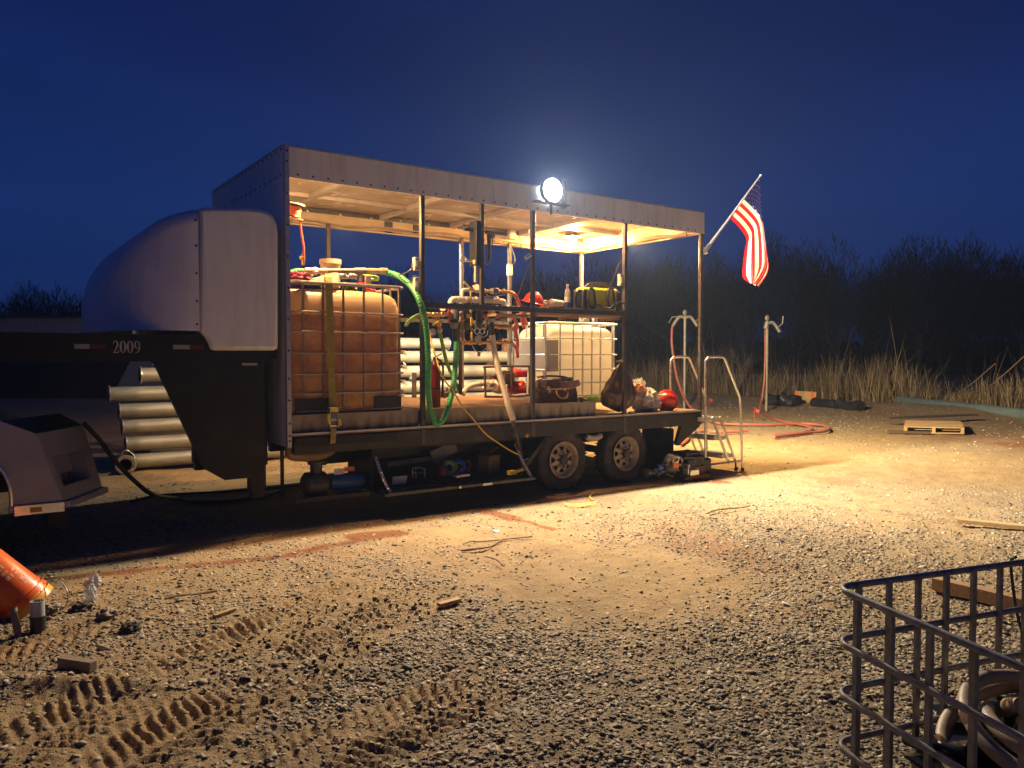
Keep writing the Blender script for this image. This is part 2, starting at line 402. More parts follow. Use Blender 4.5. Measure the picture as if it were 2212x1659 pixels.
# gooseneck: side frames, leg plates, cross members, jacks
GZ0, GZ1 = 1.6, 1.838
for nm, yy in (('gooseneck', Y0+.06), ('gooseneck', YF-.14)):
    b = MB(); b.box(-1.9, 2.335, yy, yy+.08, GZ0, GZ1)
    if yy < 8: b.prism([(1.37, yy, GZ0), (2.335, yy, GZ0), (2.335, yy, .5), (1.96, yy, .5), (1.78, yy, .62)], (0, .08, 0))
    else: b.prism([(2.36, yy, GZ0), (2.5, yy, GZ0), (2.5, yy, .5), (2.36, yy, .5)], (0, .08, 0))
    g = part(nm, b, M['black_steel'])
    if yy < 8:
        gn = g
        def strip(x0, x1, m, nm='reflector'):
            p, q = aY(x0, 750, yy), aY(x1, 750, yy); bb = MB(); bb.box(p.x, q.x, yy-.004, yy-.0005, 1.708, 1.747); part(nm, bb, m, g)
        ref_w = plain('reflector_white', (.3,.3,.31), .4); ref_r = plain('reflector_red', (.09,.012,.012), .4)
        strip(160, 193, ref_w); strip(193.2, 228, ref_r); strip(374, 410, ref_w); strip(410.2, 441, ref_r); 
        p = aY(523, 787, yy); bb = MB(); bb.box(p.x, p.x+.14, yy-.004, yy-.0005, p.z-.012, p.z+.012); part('reflector', bb, ref_w, g)
        # serif numerals drawn as strokes of varying width
        p = aY(243, 760, yy); q = aY(304, 760, yy); wid = (q.x-p.x)/4.35; hgt = .108; zb = 1.672
        def stroke(bb, P, Wd, ox, n=6):
            C_ = catmull([V((u, v, w)) for (u, v), w in zip(P, Wd)], n); L_ = []; R_ = []
            for i, c_ in enumerate(C_):
                t_ = C_[min(i+1, len(C_)-1)]-C_[max(i-1, 0)]; t_ = V((t_.x, t_.y*hgt/wid)); t_.normalize(); nn = V((-t_.y, t_.x))*(c_.z/2)
                for lst, sg in ((L_, 1), (R_, -1)): lst.append(V((ox+(c_.x+nn.x*sg)*wid, yy-.002, zb+c_.y*hgt+nn.y*sg*wid)))
            vs = L_+R_; N_ = len(L_); bb.add(vs, [(i, i+1, N_+i+1, N_+i) for i in range(N_-1)])
        bb = MB()
        oval = lambda cy, ry, rx: [(.5+rx*math.sin(a_), cy+ry*math.cos(a_)) for a_ in np.linspace(0, 2*math.pi, 25)]
        ow = [.07+.24*abs(math.sin(a_))**1.2 for a_ in np.linspace(0, 2*math.pi, 25)]
        for k in (1, 2): stroke(bb, oval(.5, .47, .36), ow, p.x+wid*1.1*k, 2)
        stroke(bb, oval(.67, .30, .34), [w*.92 for w in ow], p.x+wid*3.3, 2)
        stroke(bb, [(.86,.72),(.86,.5),(.78,.28),(.55,.1),(.2,.03)], [.25,.26,.24,.16,.07], p.x+wid*3.3)
        stroke(bb, [(.12,.72),(.2,.88),(.42,.97),(.68,.9),(.78,.72),(.68,.5),(.4,.22),(.1,.04)], [.08,.12,.14,.22,.27,.24,.13,.08], p.x)
        stroke(bb, [(.08,.06),(.5,.06),(.85,.07),(.94,.26)], [.16,.18,.18,.05], p.x)
        yl = part('year_lettering', bb, plain('lettering', (.42,.41,.4), .5), g, smooth=0); yl['label'] = 'pale serif numerals reading 2009'
for X in (-1.7, .2, 1.0):
    b = MB(); b.box(X, X+.1, Y0+.14, YF-.14, GZ0+.03, GZ1-.03); part('crossmember', b, M['black_steel'])
b = MB(); b.box(2.36, 2.5, Y0+.5, YF-.145, .55, 1.55); part('gooseneck_riser', b, M['black_steel'])
b = MB(); b.box(1.2, 2.49, Y0+.145, YF-.145, 1.62, 1.82); part('gooseneck_floor', b, M['black_steel'])
b = MB(); b.box(-1.75, -1.45, 8.4, 8.75, .95, GZ0); part('hitch_coupler', b, M['black_steel'])
for yy in (Y0+.12, YF-.26):
    b = MB(); b.box(2.22, 2.36, yy, yy+.14, .38, 1.2); b.box(2.235, 2.345, yy+.015, yy+.125, .29, .379)
    b.cyl((2.29, yy+.07, 1.2), (2.29, yy+.07, 1.3), .05); part('jack_leg', b, M['black_steel'])
# chassis
b = MB(); b.box(2.6, 8.45, Y0+.01, Y0+.085, .69, .855); b.box(2.6, 8.45, YF-.085, YF-.01, .69, .855); b.box(2.6, 8.45, Y0+.02, Y0+.08, .8, .862)
for X in np.arange(2.9, 8.4, .6): b.box(X, X+.06, Y0+.09, YF-.09, .72, .85)
b.box(3.0, 7.6, Y0+.55, Y0+.65, .5, .718); b.box(3.0, 7.6, YF-.65, YF-.55, .5, .718); b.box(8.36, 8.45, Y0+.09, YF-.09, .69, .853)
chs = part('chassis_rail', b, M['dusty_steel'], bevel=.004)
b = MB(); b.prism([(8.06, Y0+.02, .688), (8.44, Y0+.02, .688), (8.42, Y0+.02, .66), (8.0, Y0+.02, .42), (7.96, Y0+.02, .45)], (0,.06,0))
part('frame_gusset', b, M['dusty_steel'], chs)
b = MB(); b.bar((5.42, Y0+.05, .36), (5.75, Y0+.05, .69), .02, .05); part('fender_stay', b, M['dusty_steel'], chs)
b = MB(); b.box(2.58, XR-.01, Y0+.012, YF-.012, .866, ZD); deck = part('deck', b, M['deck_wood'])
b = MB(); b.box(2.58, XR-.005, Y0-.002, Y0+.009, .880, ZD+.004); part('deck_edge', b, M['trim'], deck)
b = MB(); b.box(2.62, 3.7, Y0-.004, Y0+.0065, .765, .852); part('side_plate', b, M['black_steel'], chs)
# raised platform (stained aluminium tray with brown grating)
t = NT('stained_alum'); oc = t.coord(); v = t.mapping(oc, (7, 7, .9)); n = t.noise(1.5, 4, .5, v)
zz = t.sep(oc)[2]
f = t.ramp(t.math('ADD', n, t.math('MULTIPLY', t.math('SUBTRACT', ZP-.07, zz), 1.6)), [(.46,(0,0,0)),(.8,(1,1,1))])
t.L(t.mix(f, t.ramp(t.noise(2.5, 5, .6, oc), [(.3,(.24,.2,.155)),(.7,(.36,.3,.24))]), (.045,.035,.025)), t.b.inputs['Base Color']); t.b.inputs['Roughness'].default_value = .5; t.b.inputs['Metallic'].default_value = .25
M['stained_alum'] = t.mat
for x0, x1 in ((2.6, 3.985), (4.06, 6.52)):
    b = MB(); b.box(x0, x1, Y0+.058, Y0+.072, ZD+.003, ZP); b.box(x0, x1, Y0+.05, Y0+.058, ZP-.018, ZP+.004); b.box(x1-.014, x1-.002, Y0+.0735, YF-.2, ZD+.003, ZP)
    pl = part('spill_tray', b, M['stained_alum'])
    b = MB(); b.box(x0+.01, x1-.016, Y0+.074, YF-.1, ZP-.04, ZP-.006)
    for i in range(int((x1-x0-.06)/.05)): b.box(x0+.03+i*.05, x0+.06+i*.05, Y0+.08, YF-.12, ZP-.004, ZP+.004)
    part('grating', b, M['deck_wood'], pl)
b = MB(); b.cyl((6.33, Y0+.12, ZP), (6.33, Y0+.12, ZP+.012), .036); b.cyl((6.33, Y0+.12, ZP+.012), (6.33, Y0+.12, ZP+.055), .024); b.cyl((6.33, Y0+.12, ZP+.055), (6.33, Y0+.12, ZP+.065), .034); b.cyl((6.36,Y0+.12,ZP+.035),(6.42,Y0+.12,ZP+.03),.012)
part('drain_fitting', b, M['rust'])
# posts
def post(X, yy, z0, z1, w=.048, m=None, nm='post'):
    b = MB(); b.box(X, X+w, yy, yy+w, z0, z1); return part(nm, b, M['post_paint'] if m is None else m, bevel=.004)
post(3.997, Y0+.004, .70, ZB+.06); post(5.473, Y0+.004, .70, ZB+.06); post(6.958, Y0+.004, .66, ZB+.06); post(XR-.056, Y0+.006, .70, ZB+.002)
post(4.757, Y0+.004, 2.229, ZB+.06, .045)
for X in (3.96, 6.03, 6.90, 8.36): post(X, YF-.1, ZD, ZB+.05, .05)
post(2.6, YF-.1, ZD, ZB+.05, .05)
post(5.10, YF-.35, ZP, 1.42, .05)
for x0, x1 in ((4.047, 5.471), (5.523, 6.956)):
    b = MB(); b.box(x0, x1, Y0+.006, Y0+.05, 2.166, 2.226); part('side_rail', b, M['post_paint'], bevel=.003)
b = MB(); b.box(4.047, 6.95, YF-.1, YF-.055, 2.14, 2.19); part('side_rail', b, M['post_paint'])
# slim control box on the short post
b = MB(); b.box(4.70, 4.757, Y0+.01, Y0+.16, 2.66, 3.16); part('control_box', b, M['black_steel'], bevel=.006)
# shelf board
b = MB(); b.box(5.53, 6.945, Y0+.054, Y0+.42, 2.145, 2.17)
for X in (5.56, 6.2, 6.9): b.box(X, X+.03, Y0+.06, Y0+.42, 2.115, 2.1445)
b.box(5.0, 5.46, Y0+.06, Y0+.42, 2.11, 2.14)
shelf = part('shelf', b, M['wood'])
# wheels
rimm = M['rim']
def wheel(X, yy, sgn):
    c = V((X, yy, .385)); ax = V((0, sgn, 0))
    b = MB(); prof = [(.2, -.09), (.215, -.105), (.26, -.108), (.32, -.105), (.355, -.095), (.375, -.075), (.383, -.045), (.385, 0), (.383, .045), (.375, .075), (.355, .095), (.32, .1), (.26, .09), (.2, .07)]
    b.lathe(prof, c, ax, 56)
    for k in range(56):
        w = 2*math.pi*k/56
        for s in (-1, 1):
            d = V((math.cos(w+.03*s), 0, math.sin(w+.03*s)))
            b.obox(c+d*.379+ax*(.075*s), (.013, .035, .022), ax=V((-d.z, 0, d.x)), up=d)
    w_ = part('wheel', b, M['rubber'], smooth=40)
    b = MB(); b.lathe([(.222, .1), (.226, .108), (.215, .112), (.2, .1), (.19, .07), (.186, .02), (.19, -.08)], c, ax, 48)
    # disc: annuli and eight spokes leaving openings
    b.lathe([(.192, .045), (.168, .052), (.16, .056), (.16, .04)], c, ax, 48)
    b.lathe([(.055, .085), (.075, .092), (.09, .086), (.11, .07), (.11, .055)], c, ax, 40)
    a, bb_ = frame_of(ax)
    for k in range(8):
        w0 = 2*math.pi*(k+.5)/8
        def pt(r, dw, z): return c+a*(r*math.cos(w0+dw))+bb_*(r*math.sin(w0+dw))+ax*z
        for z in (0,):
            vs = [pt(.108, -.24, .071), pt(.108, .24, .071), pt(.165, .12, .056), pt(.165, -.12, .056), pt(.108, -.24, .05), pt(.108, .24, .05), pt(.165, .12, .038), pt(.165, -.12, .038)]
            b.add(vs, [(0,1,2,3), (7,6,5,4), (0,4,5,1), (1,5,6,2), (2,6,7,3), (3,7,4,0)])
    part('rim', b, rimm, w_, smooth=40)
    b = MB(); b.lathe([(.0, .13), (.045, .13), (.058, .12), (.06, .085)], c, ax, 24)
    for k in range(8):
        w0 = 2*math.pi*k/8; q = c+a*(.083*math.cos(w0))+bb_*(.083*math.sin(w0)); b.cyl(q+ax*.08, q+ax*.112, .011, n=6)
    part('hub', b, M['hub'], w_)
    b = MB(); b.lathe([(0, -.02), (.15, -.02), (.19, -.03)], c, ax, 24); part('brake_drum', b, M['black_steel'], w_)
for X in (5.965, 7.01):
    wheel(X, Y0+.115, -1); wheel(X, YF-.115, 1)
    b = MB(); b.cyl((X, Y0+.15, .385), (X, YF-.15, .385), .05); part('axle', b, M['black_steel'])
b = MB(); b.tube(catmull([(6.36, Y0+.05, .642), (6.42, Y0+.045, .618), (6.52, Y0+.045, .617), (6.6, Y0+.05, .645)], 5), .04, 12, sq=(.8, 1)); part('bump_stop', b, plain('bump_stop', (.5,.43,.35), .6, dirt=(.2,.13,.08)))
b = MB(); b.lathe([(.0, .014), (.018, .012), (.026, .004), (.028, 0)], (5.40, Y0+.008, .715), (0,-1,0), 16); part('marker_light', b, M['amber'])
b = MB(); b.box(7.9, 7.915, Y0+.03, Y0+.62, .05, .66); part('mudflap', b, plain('mudflap', (.02,.018,.016), .75, bump=.1, dirt=(.1,.065,.04)))
b = MB(); b.box(7.9, 7.915, YF-.62, YF-.03, .05, .66); part('mudflap', b, M['rubber'])
# undercarriage tool locker with its lid folded down on chains
b = MB(); x0, x1 = 3.42, 5.33
b.box(x0, x1, Y0+.62, Y0+.63, .26, .689); b.box(x0, x0+.012, Y0+.02, Y0+.62, .26, .689); b.box(x1-.012, x1, Y0+.02, Y0+.62, .26, .689)
b.box(x0+.0125, x1-.0125, Y0+.02, Y0+.6195, .248, .26); b.box(x0+.0125, x1-.0125, Y0+.01, Y0+.03, .672, .689)
lk = part('tool_locker', b, M['black_steel'])
b = MB(); b.box(x0+.01, x1-.01, Y0-.26, Y0-.005, .235, .247); b.box(x0+.01, x1-.01, Y0-.262, Y0-.245, .2475, .262); b.box(x0+.01, x0+.03, Y0-.245, Y0-.005, .2475, .262); b.box(x1-.03, x1-.01, Y0-.245, Y0-.005, .2475, .262)
lid = part('locker_lid', b, plain('lid_paint', (.04,.04,.042), .24, .1, .3, 8, dirt=(.12,.08,.05)), lk)
b = MB(); b.box(4.6, 4.72, Y0-.27, Y0-.2628, .236, .26); b.cyl((4.3, Y0-.266, .25), (4.3, Y0-.285, .25), .014); part('latch', b, M['galv'], lk)
def chain(p, q, nlink=15, r=.016):
    b = MB(); p, q = V(p), V(q)
    for i in range(nlink):
        t = (i+.5)/nlink; c = p.lerp(q, t)+V((0, 0, -.03*math.sin(math.pi*t))); d = (q-p).normalized()
        a, s = frame_of(d); s = a if i % 2 else s
        L = (q-p).length/nlink*.72
        pts = [c+d*(L*math.cos(w))+s*(r*math.sin(w)) for w in np.linspace(0, 2*math.pi, 11)[:-1]]
        b.tube(pts, .007, 6, closed=True)
    return b
for X in (3.46, 5.25): part('support_chain', chain((X, Y0+.03, .62), (X+.06, Y0-.2, .262)), M['galv'], lk)
# shelf plate for the electric pump
b = MB(); b.box(2.62, 3.41, Y0+.06, Y0+.5, .225, .237); b.box(2.62, 3.41, Y0+.05, Y0+.06, .21, .25); b.box(2.62, 2.65, Y0+.45, Y0+.48, .237, .69); b.box(3.36, 3.39, Y0+.45, Y0+.48, .237, .69); part('pump_shelf', b, M['dusty_steel'])
# ------------------------------------------------------------------ liquid tanks in wire cages
def tank_mat(name, level, clean):
    t = NT(name); oc = t.coord(); z = t.sep(oc)[2]
    nz = t.noise(5, 5, .6); n2 = t.noise(2.2, 7, .7, t.mapping(oc, (1.7, 1.7, 2.0)), .35); n3 = t.noise(26, 4, .7)
    if clean: col = t.ramp(nz, [(.3, (.84,.8,.7)), (.7, (.9,.87,.78))])
    else:
        top = t.ramp(nz, [(.3, (.74,.55,.33)), (.7, (.84,.67,.43))])
        low = t.ramp(n2, [(.25, (.2,.105,.075)), (.45, (.32,.185,.125)), (.62, (.45,.3,.2)), (.82, (.6,.47,.33))])
        zz = t.math('ADD', z, t.math('MULTIPLY', t.math('SUBTRACT', n2, .5), .03))
        f = t.math('MULTIPLY', t.math('SUBTRACT', level, zz), 40, clamp=True)
        # the lower third of the wall carries less film
        g = t.math('MULTIPLY', t.math('SUBTRACT', .42, t.math('ADD', z, t.math('MULTIPLY', t.math('SUBTRACT', n2, .5), .3))), 5, clamp=True)
        low = t.mix(g, low, t.ramp(n2, [(.35, (.3,.18,.08)), (.65, (.5,.36,.18))]))
        sp = t.ramp(n3, [(.66, (0,0,0)), (.72, (1,1,1))])
        low = t.mix(t.math('MULTIPLY', sp, .5), low, (.05,.02,.012))
        col = t.mix(f, top, low)
    t.L(col, t.b.inputs['Base Color']); t.b.inputs['Roughness'].default_value = .4
    tr = t.N('ShaderNodeBsdfTranslucent'); t.L(col, tr.inputs['Color'])
    m = t.N('ShaderNodeMixShader'); m.inputs[0].default_value = .6 if clean else .48
    t.L(t.b.outputs[0], m.inputs[1]); t.L(tr.outputs[0], m.inputs[2]); t.L(m.outputs[0], t.out.inputs['Surface'])
    t.bump(n3, .08, .01); return t.mat
def sbox_ring(cx, cy, hx, hy, r, n=6):
    out = []
    for (sx, sy, a0) in ((1,1,0), (-1,1,90), (-1,-1,180), (1,-1,270)):
        for k in range(n+1):
            w = R(a0+90*k/n); out.append((cx+sx*(hx-r)+r*math.cos(w), cy+sy*(hy-r)+r*math.sin(w)))
    return out
def bottle(x0, x1, y0, y1, z0, z1, bulge=.012):
    cx, cy, hx, hy = (x0+x1)/2, (y0+y1)/2, (x1-x0)/2, (y1-y0)/2
    b = MB(); rings = []
    L = [(0, .10), (.015, .04), (.05, .01), (.1, 0)]
    zs = [(z0+(z1-z0)*t, ins) for t, ins in L]+[(z0+(z1-z0)*t, 0) for t in np.linspace(.16, .78, 22)]+[(z0+(z1-z0)*t, i) for t, i in ((.84, .004), (.89, .016), (.93, .04), (.96, .08), (.982, .14), (.995, .22), (1, .34))]
    n = 6
    for z, ins in zs:
        ribb = bulge*.5*math.sin((z-z0)*2*math.pi/.19)
        rings.append([(x, y, z) for x, y in sbox_ring(cx, cy, hx-ins*.8+ribb*.35, hy-ins*.8+ribb*.35, .11, n)])
    N = len(rings[0]); vs = [p for r in rings for p in r]; fs = []
    for i in range(len(rings)-1):
        for k in range(N): fs.append((i*N+k, i*N+(k+1) % N, (i+1)*N+(k+1) % N, (i+1)*N+k))
    fs.append(tuple(range(N-1, -1, -1))); fs.append(tuple((len(rings)-1)*N+k for k in range(N)))
    b.add(vs, fs); return b
def cage(x0, x1, y0, y1, zlist, xs, ys, r=.011, top_r=.016):
    b = MB(); cx, cy, hx, hy = (x0+x1)/2, (y0+y1)/2, (x1-x0)/2, (y1-y0)/2
    for i, z in enumerate(zlist):
        rr = top_r if i == len(zlist)-1 else r
        b.tube([(x, y, z) for x, y in sbox_ring(cx, cy, hx, hy, .06, 5)], rr, 8, closed=True)
    z0, z1 = zlist[0], zlist[-1]
    for x in xs:
        for y in (y0+.012, y1-.012): b.box(x-r*.9, x+r*.9, y-r*.8, y+r*.8, z0, z1)
    for y in ys:
        for x in (x0+.012, x1-.012): b.box(x-r*.8, x+r*.8, y-r*.9, y+r*.9, z0, z1)
    return b
cage_steel = plain('cage_steel', (.3,.27,.24), .42, .45, .2, 20, dirt=(.2,.11,.06), dirt_amt=.5)
T1 = thing('liquid_tank', (3.24, 7.9, ZP), 'caged plastic tank stained brown with dark sludge below its clear top, under the yellow strap', 'tank', 'caged liquid tanks on the trailer')
x0, x1, y0, y1 = 2.62, 3.845, Y0+.1, Y0+1.1
bottle(x0+.02, x1-.012, y0+.022, y1-.02, ZP+.012, 2.335).build('bottle', tank_mat('dirty_tank', 2.075-ZP, False), T1, smooth=60)
cage(x0, x1, y0, y1, [1.10, 1.279, 1.47, 1.681, 1.891, 2.086, 2.375], [2.74, 2.944, 3.16, 3.384, 3.596, 3.79], [y0+.1+.2*i for i in range(5)]).build('cage', cage_steel, T1)
for xa, xb in ((x0+.02, x0+.42), (x1-.36, x1-.04)):
    b = MB(); b.box(xa, xb, y0-.004, y0+.012, ZP+.008, ZP+.16); b.build('corner_guard', M['black_plastic'], T1, bevel=.012)
b = MB(); q = aY(714, 600, Y0+.55)
b.lathe([(0, .0), (.115, 0), (.115, -.05), (.105, -.055), (.102, -.19), (.1, -.3)], (q.x, q.y, aY(714, 561, Y0+.55).z), (0,0,1), 28)
b.build('filler_cap', plain('cap', (.7,.56,.4), .45), T1)
T2 = thing('liquid_tank', (6.8, 8.3, ZP), 'clean pale caged plastic tank behind the tool bag at the trailer rear', 'tank', 'caged liquid tanks on the trailer')
x0, x1, y0, y1 = 6.19, 7.46, 7.93, 8.68
bottle(x0+.02, x1-.02, y0+.022, y1-.02, ZP+.03, 2.06).build('bottle', tank_mat('clean_tank', 0, True), T2, smooth=60)
zl = [aY(1240, y, 7.93).z for y in (855, 827, 798, 766, 731)]+[2.088]
xs2 = [aY(1097+.2149*x, 800, 7.93).x for x in (385, 530, 662, 757, 848, 935, 1055)]
cage(x0, x1, y0, y1, zl, xs2, [y0+.08, y0+.27, y0+.46, y0+.65], .0095, .014).build('cage', M['galv'], T2)
b = MB(); b.box(x0-.003, x0+.012, y0+.02, y1-.02, 1.45, 1.86); b.box(x0-.001, x0+.19, y0-.006, y0+.0, 1.45, 1.86); b.build('info_plate', plain('plate', (.3,.29,.27), .5, .4, .08), T2)
b = MB()
for X in (x0+.05, (x0+x1)/2, x1-.1): b.box(X, X+.06, y0+.02, y1-.02, ZP+.004, ZP+.03)
b.build('pallet_foot', M['galv'], T2)
# ------------------------------------------------------------------ ratchet strap
RS = thing('ratchet_strap', (3.13, Y0-.01, .8), 'yellow ratchet strap running down the front of the brown tank', 'strap')
P = [(709,592,.35),(710,600,.12),(712,660,.07),(715,780,.055),(718,878,.045)]
def ribbon(P, w, m, par, name, th=.003):
    b = MB(); pts = [aY(x, y, Y0+d) for x, y, d in P]; pts = catmull(pts, 5)
    b.tube(pts, 1., 4, sq=(w*.7, th*.7), up=(0,1,0)); 
    return b.build(name, m, par, smooth=0)
def flatstrap(P, w, th=.003):
    pts = catmull([aY(x, y, Y0+d) for x, y, d in P], 5); b = MB()
    for i in range(len(pts)-1):
        p, q = pts[i], pts[i+1]; h = V((w/2, 0, 0)); t = V((0, -th, 0)) if abs((q-p).z) > abs((q-p).y) else V((0, 0, th))
        b.add([p-h, p+h, q+h, q-h, p-h+t, p+h+t, q+h+t, q-h+t], [(0,1,2,3), (4,7,6,5), (0,4,5,1), (2,6,7,3), (0,3,7,4), (1,5,6,2)])
    return b
flatstrap(P, .072).build('webbing', M['strap'], RS, smooth=0)
flatstrap([(720,925,-.02),(720,938,-.02),(719,954,-.02),(716,962,.02)], .055).build('tail', M['strap'], RS, smooth=0)
c = aY(720, 902, Y0-.03); b = MB(); b.box(c.x-.045, c.x-.037, c.y-.03, c.y+.03, c.z-.1, c.z+.1); b.box(c.x+.037, c.x+.045, c.y-.03, c.y+.03, c.z-.1, c.z+.1)
for dz in (-.08, -.02, .05, .09): b.cyl((c.x-.04, c.y, c.z+dz), (c.x+.04, c.y, c.z+dz), .013, n=10)
b.build('ratchet', M['galv'], RS)
b = MB(); b.tube([(c.x-.06, c.y-.03, c.z+.04), (c.x-.066, c.y-.035, c.z-.01), (c.x-.05, c.y-.03, c.z-.06)], .014, 8); b.tube([(c.x+.055, c.y-.03, c.z-.02), (c.x+.06, c.y-.03, c.z-.08)], .013, 8); b.box(c.x-.036, c.x+.036, c.y-.034, c.y-.02, c.z+.055, c.z+.1); b.build('handle', M['yellow'], RS)
b = MB(); b.box(c.x-.034, c.x+.034, c.y-.036, c.y-.01, c.z+.0, c.z+.045); b.build('spool', plain('blue_grey', (.12,.16,.28), .4), RS)
# ------------------------------------------------------------------ hoses
def hose(name, P, r, m, label, cat='hose', ribs=0, rib=.12, n=12, sub=8, grp=None, par=None):
    pts = catmull([aY(x, y, Y0+d) if not isinstance(x, V) else x for x, y, d in P], sub)
    if ribs:
        # resample evenly and modulate the radius
        L = [0]
        for i in range(1, len(pts)): L.append(L[-1]+(pts[i]-pts[i-1]).length)
        tot = L[-1]; N = int(tot/ribs*5); out = []; j = 0; rs = []
        for k in range(N+1):
            s = tot*k/N
            while j < len(L)-2 and L[j+1] < s: j += 1
            out.append(pts[j].lerp(pts[j+1], (s-L[j])/max(1e-9, L[j+1]-L[j])))
            rs.append(r*(1+rib*(.5+.5*math.cos(2*math.pi*(k % 5)/5))-rib*.4))
        b = MB(); b.tube(out, rs, n)
    else: b = MB(); b.tube(pts, r, n)
    o = b.build(name, m, par, smooth=50)
    if par is None: tag(o, label, cat, grp)
    return o
hose('suction_hose', [(835,589,.42),(850,592,.38),(865,599,.3),(883,613,.16),(896,630,.04),(908,655,-.05),(917,685,-.06),(923,735,-.06),(925,790,-.06),(925,839,-.06),(929,880,-.065),(936,905,-.065),(944,916,-.065),(957,906,-.05),(968,880,-.02),(977,845,.05),(981,819,.13),(985,770,.22),(985,738,.25)], .031, M['green_hose'], 'thick ribbed green hose looping down past the deck edge', ribs=.034, rib=.13, sub=10)
hose('suction_hose', [(614,592,.5),(627,590,.42),(640,586,.42),(655,586,.42)], .03, M['green_hose'], 'short end of green ribbed hose at the top left of the brown tank', ribs=.034, rib=.13)
hose('light_hose', [(877,702,1.0),(882,695,.8),(890,688,.6),(903,681,.4),(915,678,.32),(930,678,.3)], .02, M['pale_green'], 'slim light green hose curving out beside the brown tank at mid height')
hose('light_hose', [(949,712,.28),(956,745,.3),(963,775,.4),(972,801,.5),(979,812,.55),(988,835,.6),(992,848,.62)], .021, M['pale_green'], 'slim light green hose slanting down from the valves to the platform')
hose('discharge_hose', [(1063,724,.26),(1068,760,.24),(1077,800,.16),(1088,840,.06),(1099,880,-.05),(1108,908,-.07)], .034, M['white_hose'], 'white ribbed hose slanting down from the valves in front of the engine pump', ribs=.02, rib=.07)
hose('drain_hose', [(1107,906,-.07),(1112,925,-.075),(1117,950,-.06),(1122,972,.0),(1126,985,.1)], .024, plain('muddy', (.03,.026,.022), .3, dirt=(.4,.36,.3), dirt_amt=.8, scale=30), 'muddy black hose end hanging below the white hose')
hose('power_cable', [(928,722,.25),(938,760,.15),(950,800,.0),(963,825,-.04),(978,843,-.06),(1000,880,-.08),(1024,908,-.09),(1050,938,-.1),(1078,958,-.1),(1100,972,-.1),(1118,981,-.08)], .0085, M['cord_yellow'], 'thin yellow cord slanting down across the trailer frame', 'cord', n=8)
hose('white_hose', [(1000,852,.6),(1005,842,.62),(1015,834,.64),(1030,830,.66),(1045,829,.66)], .03, M['white_hose'], 'short cream hose curving from the platform into the red engine pump')
for P, l in (([(1020,630,.35),(1032,633,.3),(1040,645,.22)], 0),): pass
red_runs = [([(1104,632,.3),(1112,637,.32),(1119,650,.36),(1124,665,.4),(1128,690,.5),(1131,706,.6)], 'red hose arching from the top brass pipe down behind the clean tank'),
 ([(1128,672,.36),(1132,685,.45),(1137,700,.6)], 'short red hose running beside the wide arch behind the clean tank'),
 ([(1096,682,.3),(1107,686,.33),(1114,694,.38),(1118,708,.45)], 'red hose bending down from the red valve row'),
 ([(1100,706,.3),(1110,711,.33),(1115,722,.36),(1118,742,.4),(1116,758,.45)], 'red hose bending down from the middle brass pipe'),
 ([(1104,742,.3),(1112,747,.32),(1117,757,.36),(1118,772,.4)], 'red hose bending down from the lowest brass pipe')]
for P, l in red_runs: hose('red_hose', P, .021, M['red_hose'], l, grp='red hoses leaving the valve manifold')
# ------------------------------------------------------------------ valve manifold
MF = thing('valve_manifold', (5.0, Y0+.28, 1.6), 'manifold of grey plastic and brass pipes with yellow handled valves', 'pipework')
DM = Y0+.28
def A(x, y, d=0.): return aY(x, y, DM+d)
def mpart(name, mb, m, par=None, **k): return mb.build(name, m, par or MF, **k)
def z4(x, y, d=0.): return A(877.8+.1984*x, 630.9+.1984*y, d)
def z5(x, y, d=0.): return A(932.6+.14883*x, 548.6+.14883*y, d)
b = MB(); b.tube(catmull([z4(482,150), z4(484,110), z4(505,82), z4(545,76), z4(650,80), z4(760,85), z4(900,90), z4(1030,98), z4(1058,112), z4(1066,150)], 5), .034, 14)
for x in (560, 650, 750, 865, 985): b.cyl(z4(x-12, 83), z4(x+12, 83), .041, n=14)
mpart('header_pipe', b, M['pvc_white'])
for x, y0_, y1_, r, m, nm in ((520,172,400,.045,'canister','valve_body'), (655,175,405,.042,'canister','filter_canister'), (795,178,398,.04,'canister','filter_canister'), (928,188,330,.042,'pvc_grey','valve_body'), (1052,188,330,.04,'pvc_grey','valve_body')):
    p, q = z4(x, y0_), z4(x, y1_); L = p.z-q.z; b = MB()
    prof = [(r*.55, 0), (r*.8, -.004), (r*.8, -L*.12), (r, -L*.14), (r, -L*.5), (r*.86, -L*.53), (r*.86, -L*.6), (r*1.02, -L*.62), (r*.95, -L*.9), (r*.6, -L), (0, -L)]
    b.lathe(prof, p, (0,0,1), 20); o = mpart(nm, b, M[m] if x != 520 else M['grey_body'])
    b = MB(); b.cyl(p+V((0,0,-L*.56)), p+V((0,0,-L*.72)), r*1.08, n=20); mpart('collar', b, M['black_plastic'], o)
b = MB(); b.obox(z4(652, 265)-V((0,.045,0)), (.04,.004,.045)); mpart('data_plate', b, M['pvc_grey'])
b = MB(); b.cyl(z4(928,330), z4(936,480), .031); b.cyl(z4(928,400), z4(930,440), .037); mpart('hose_fitting', b, M['gun'])
b = MB(); b.cyl(z4(523,395), z4(528,530), .028); b.cyl(z4(510,380), z4(540,380), .02); mpart('hose_fitting', b, M['gun'])
# red handles
for x0_, x1_, y in ((836,892,262), (965,1012,270), (1092,1146,262)):
    b = MB(); b.cyl(z4(x0_,y), z4(x1_,y), .022); mpart('red_coupling', b, M['red_paint'])
b = MB(); b.bar(z4(466,195,-.02), z4(466,325,-.02), .03, .015); mpart('valve_handle', b, M['red_paint'])
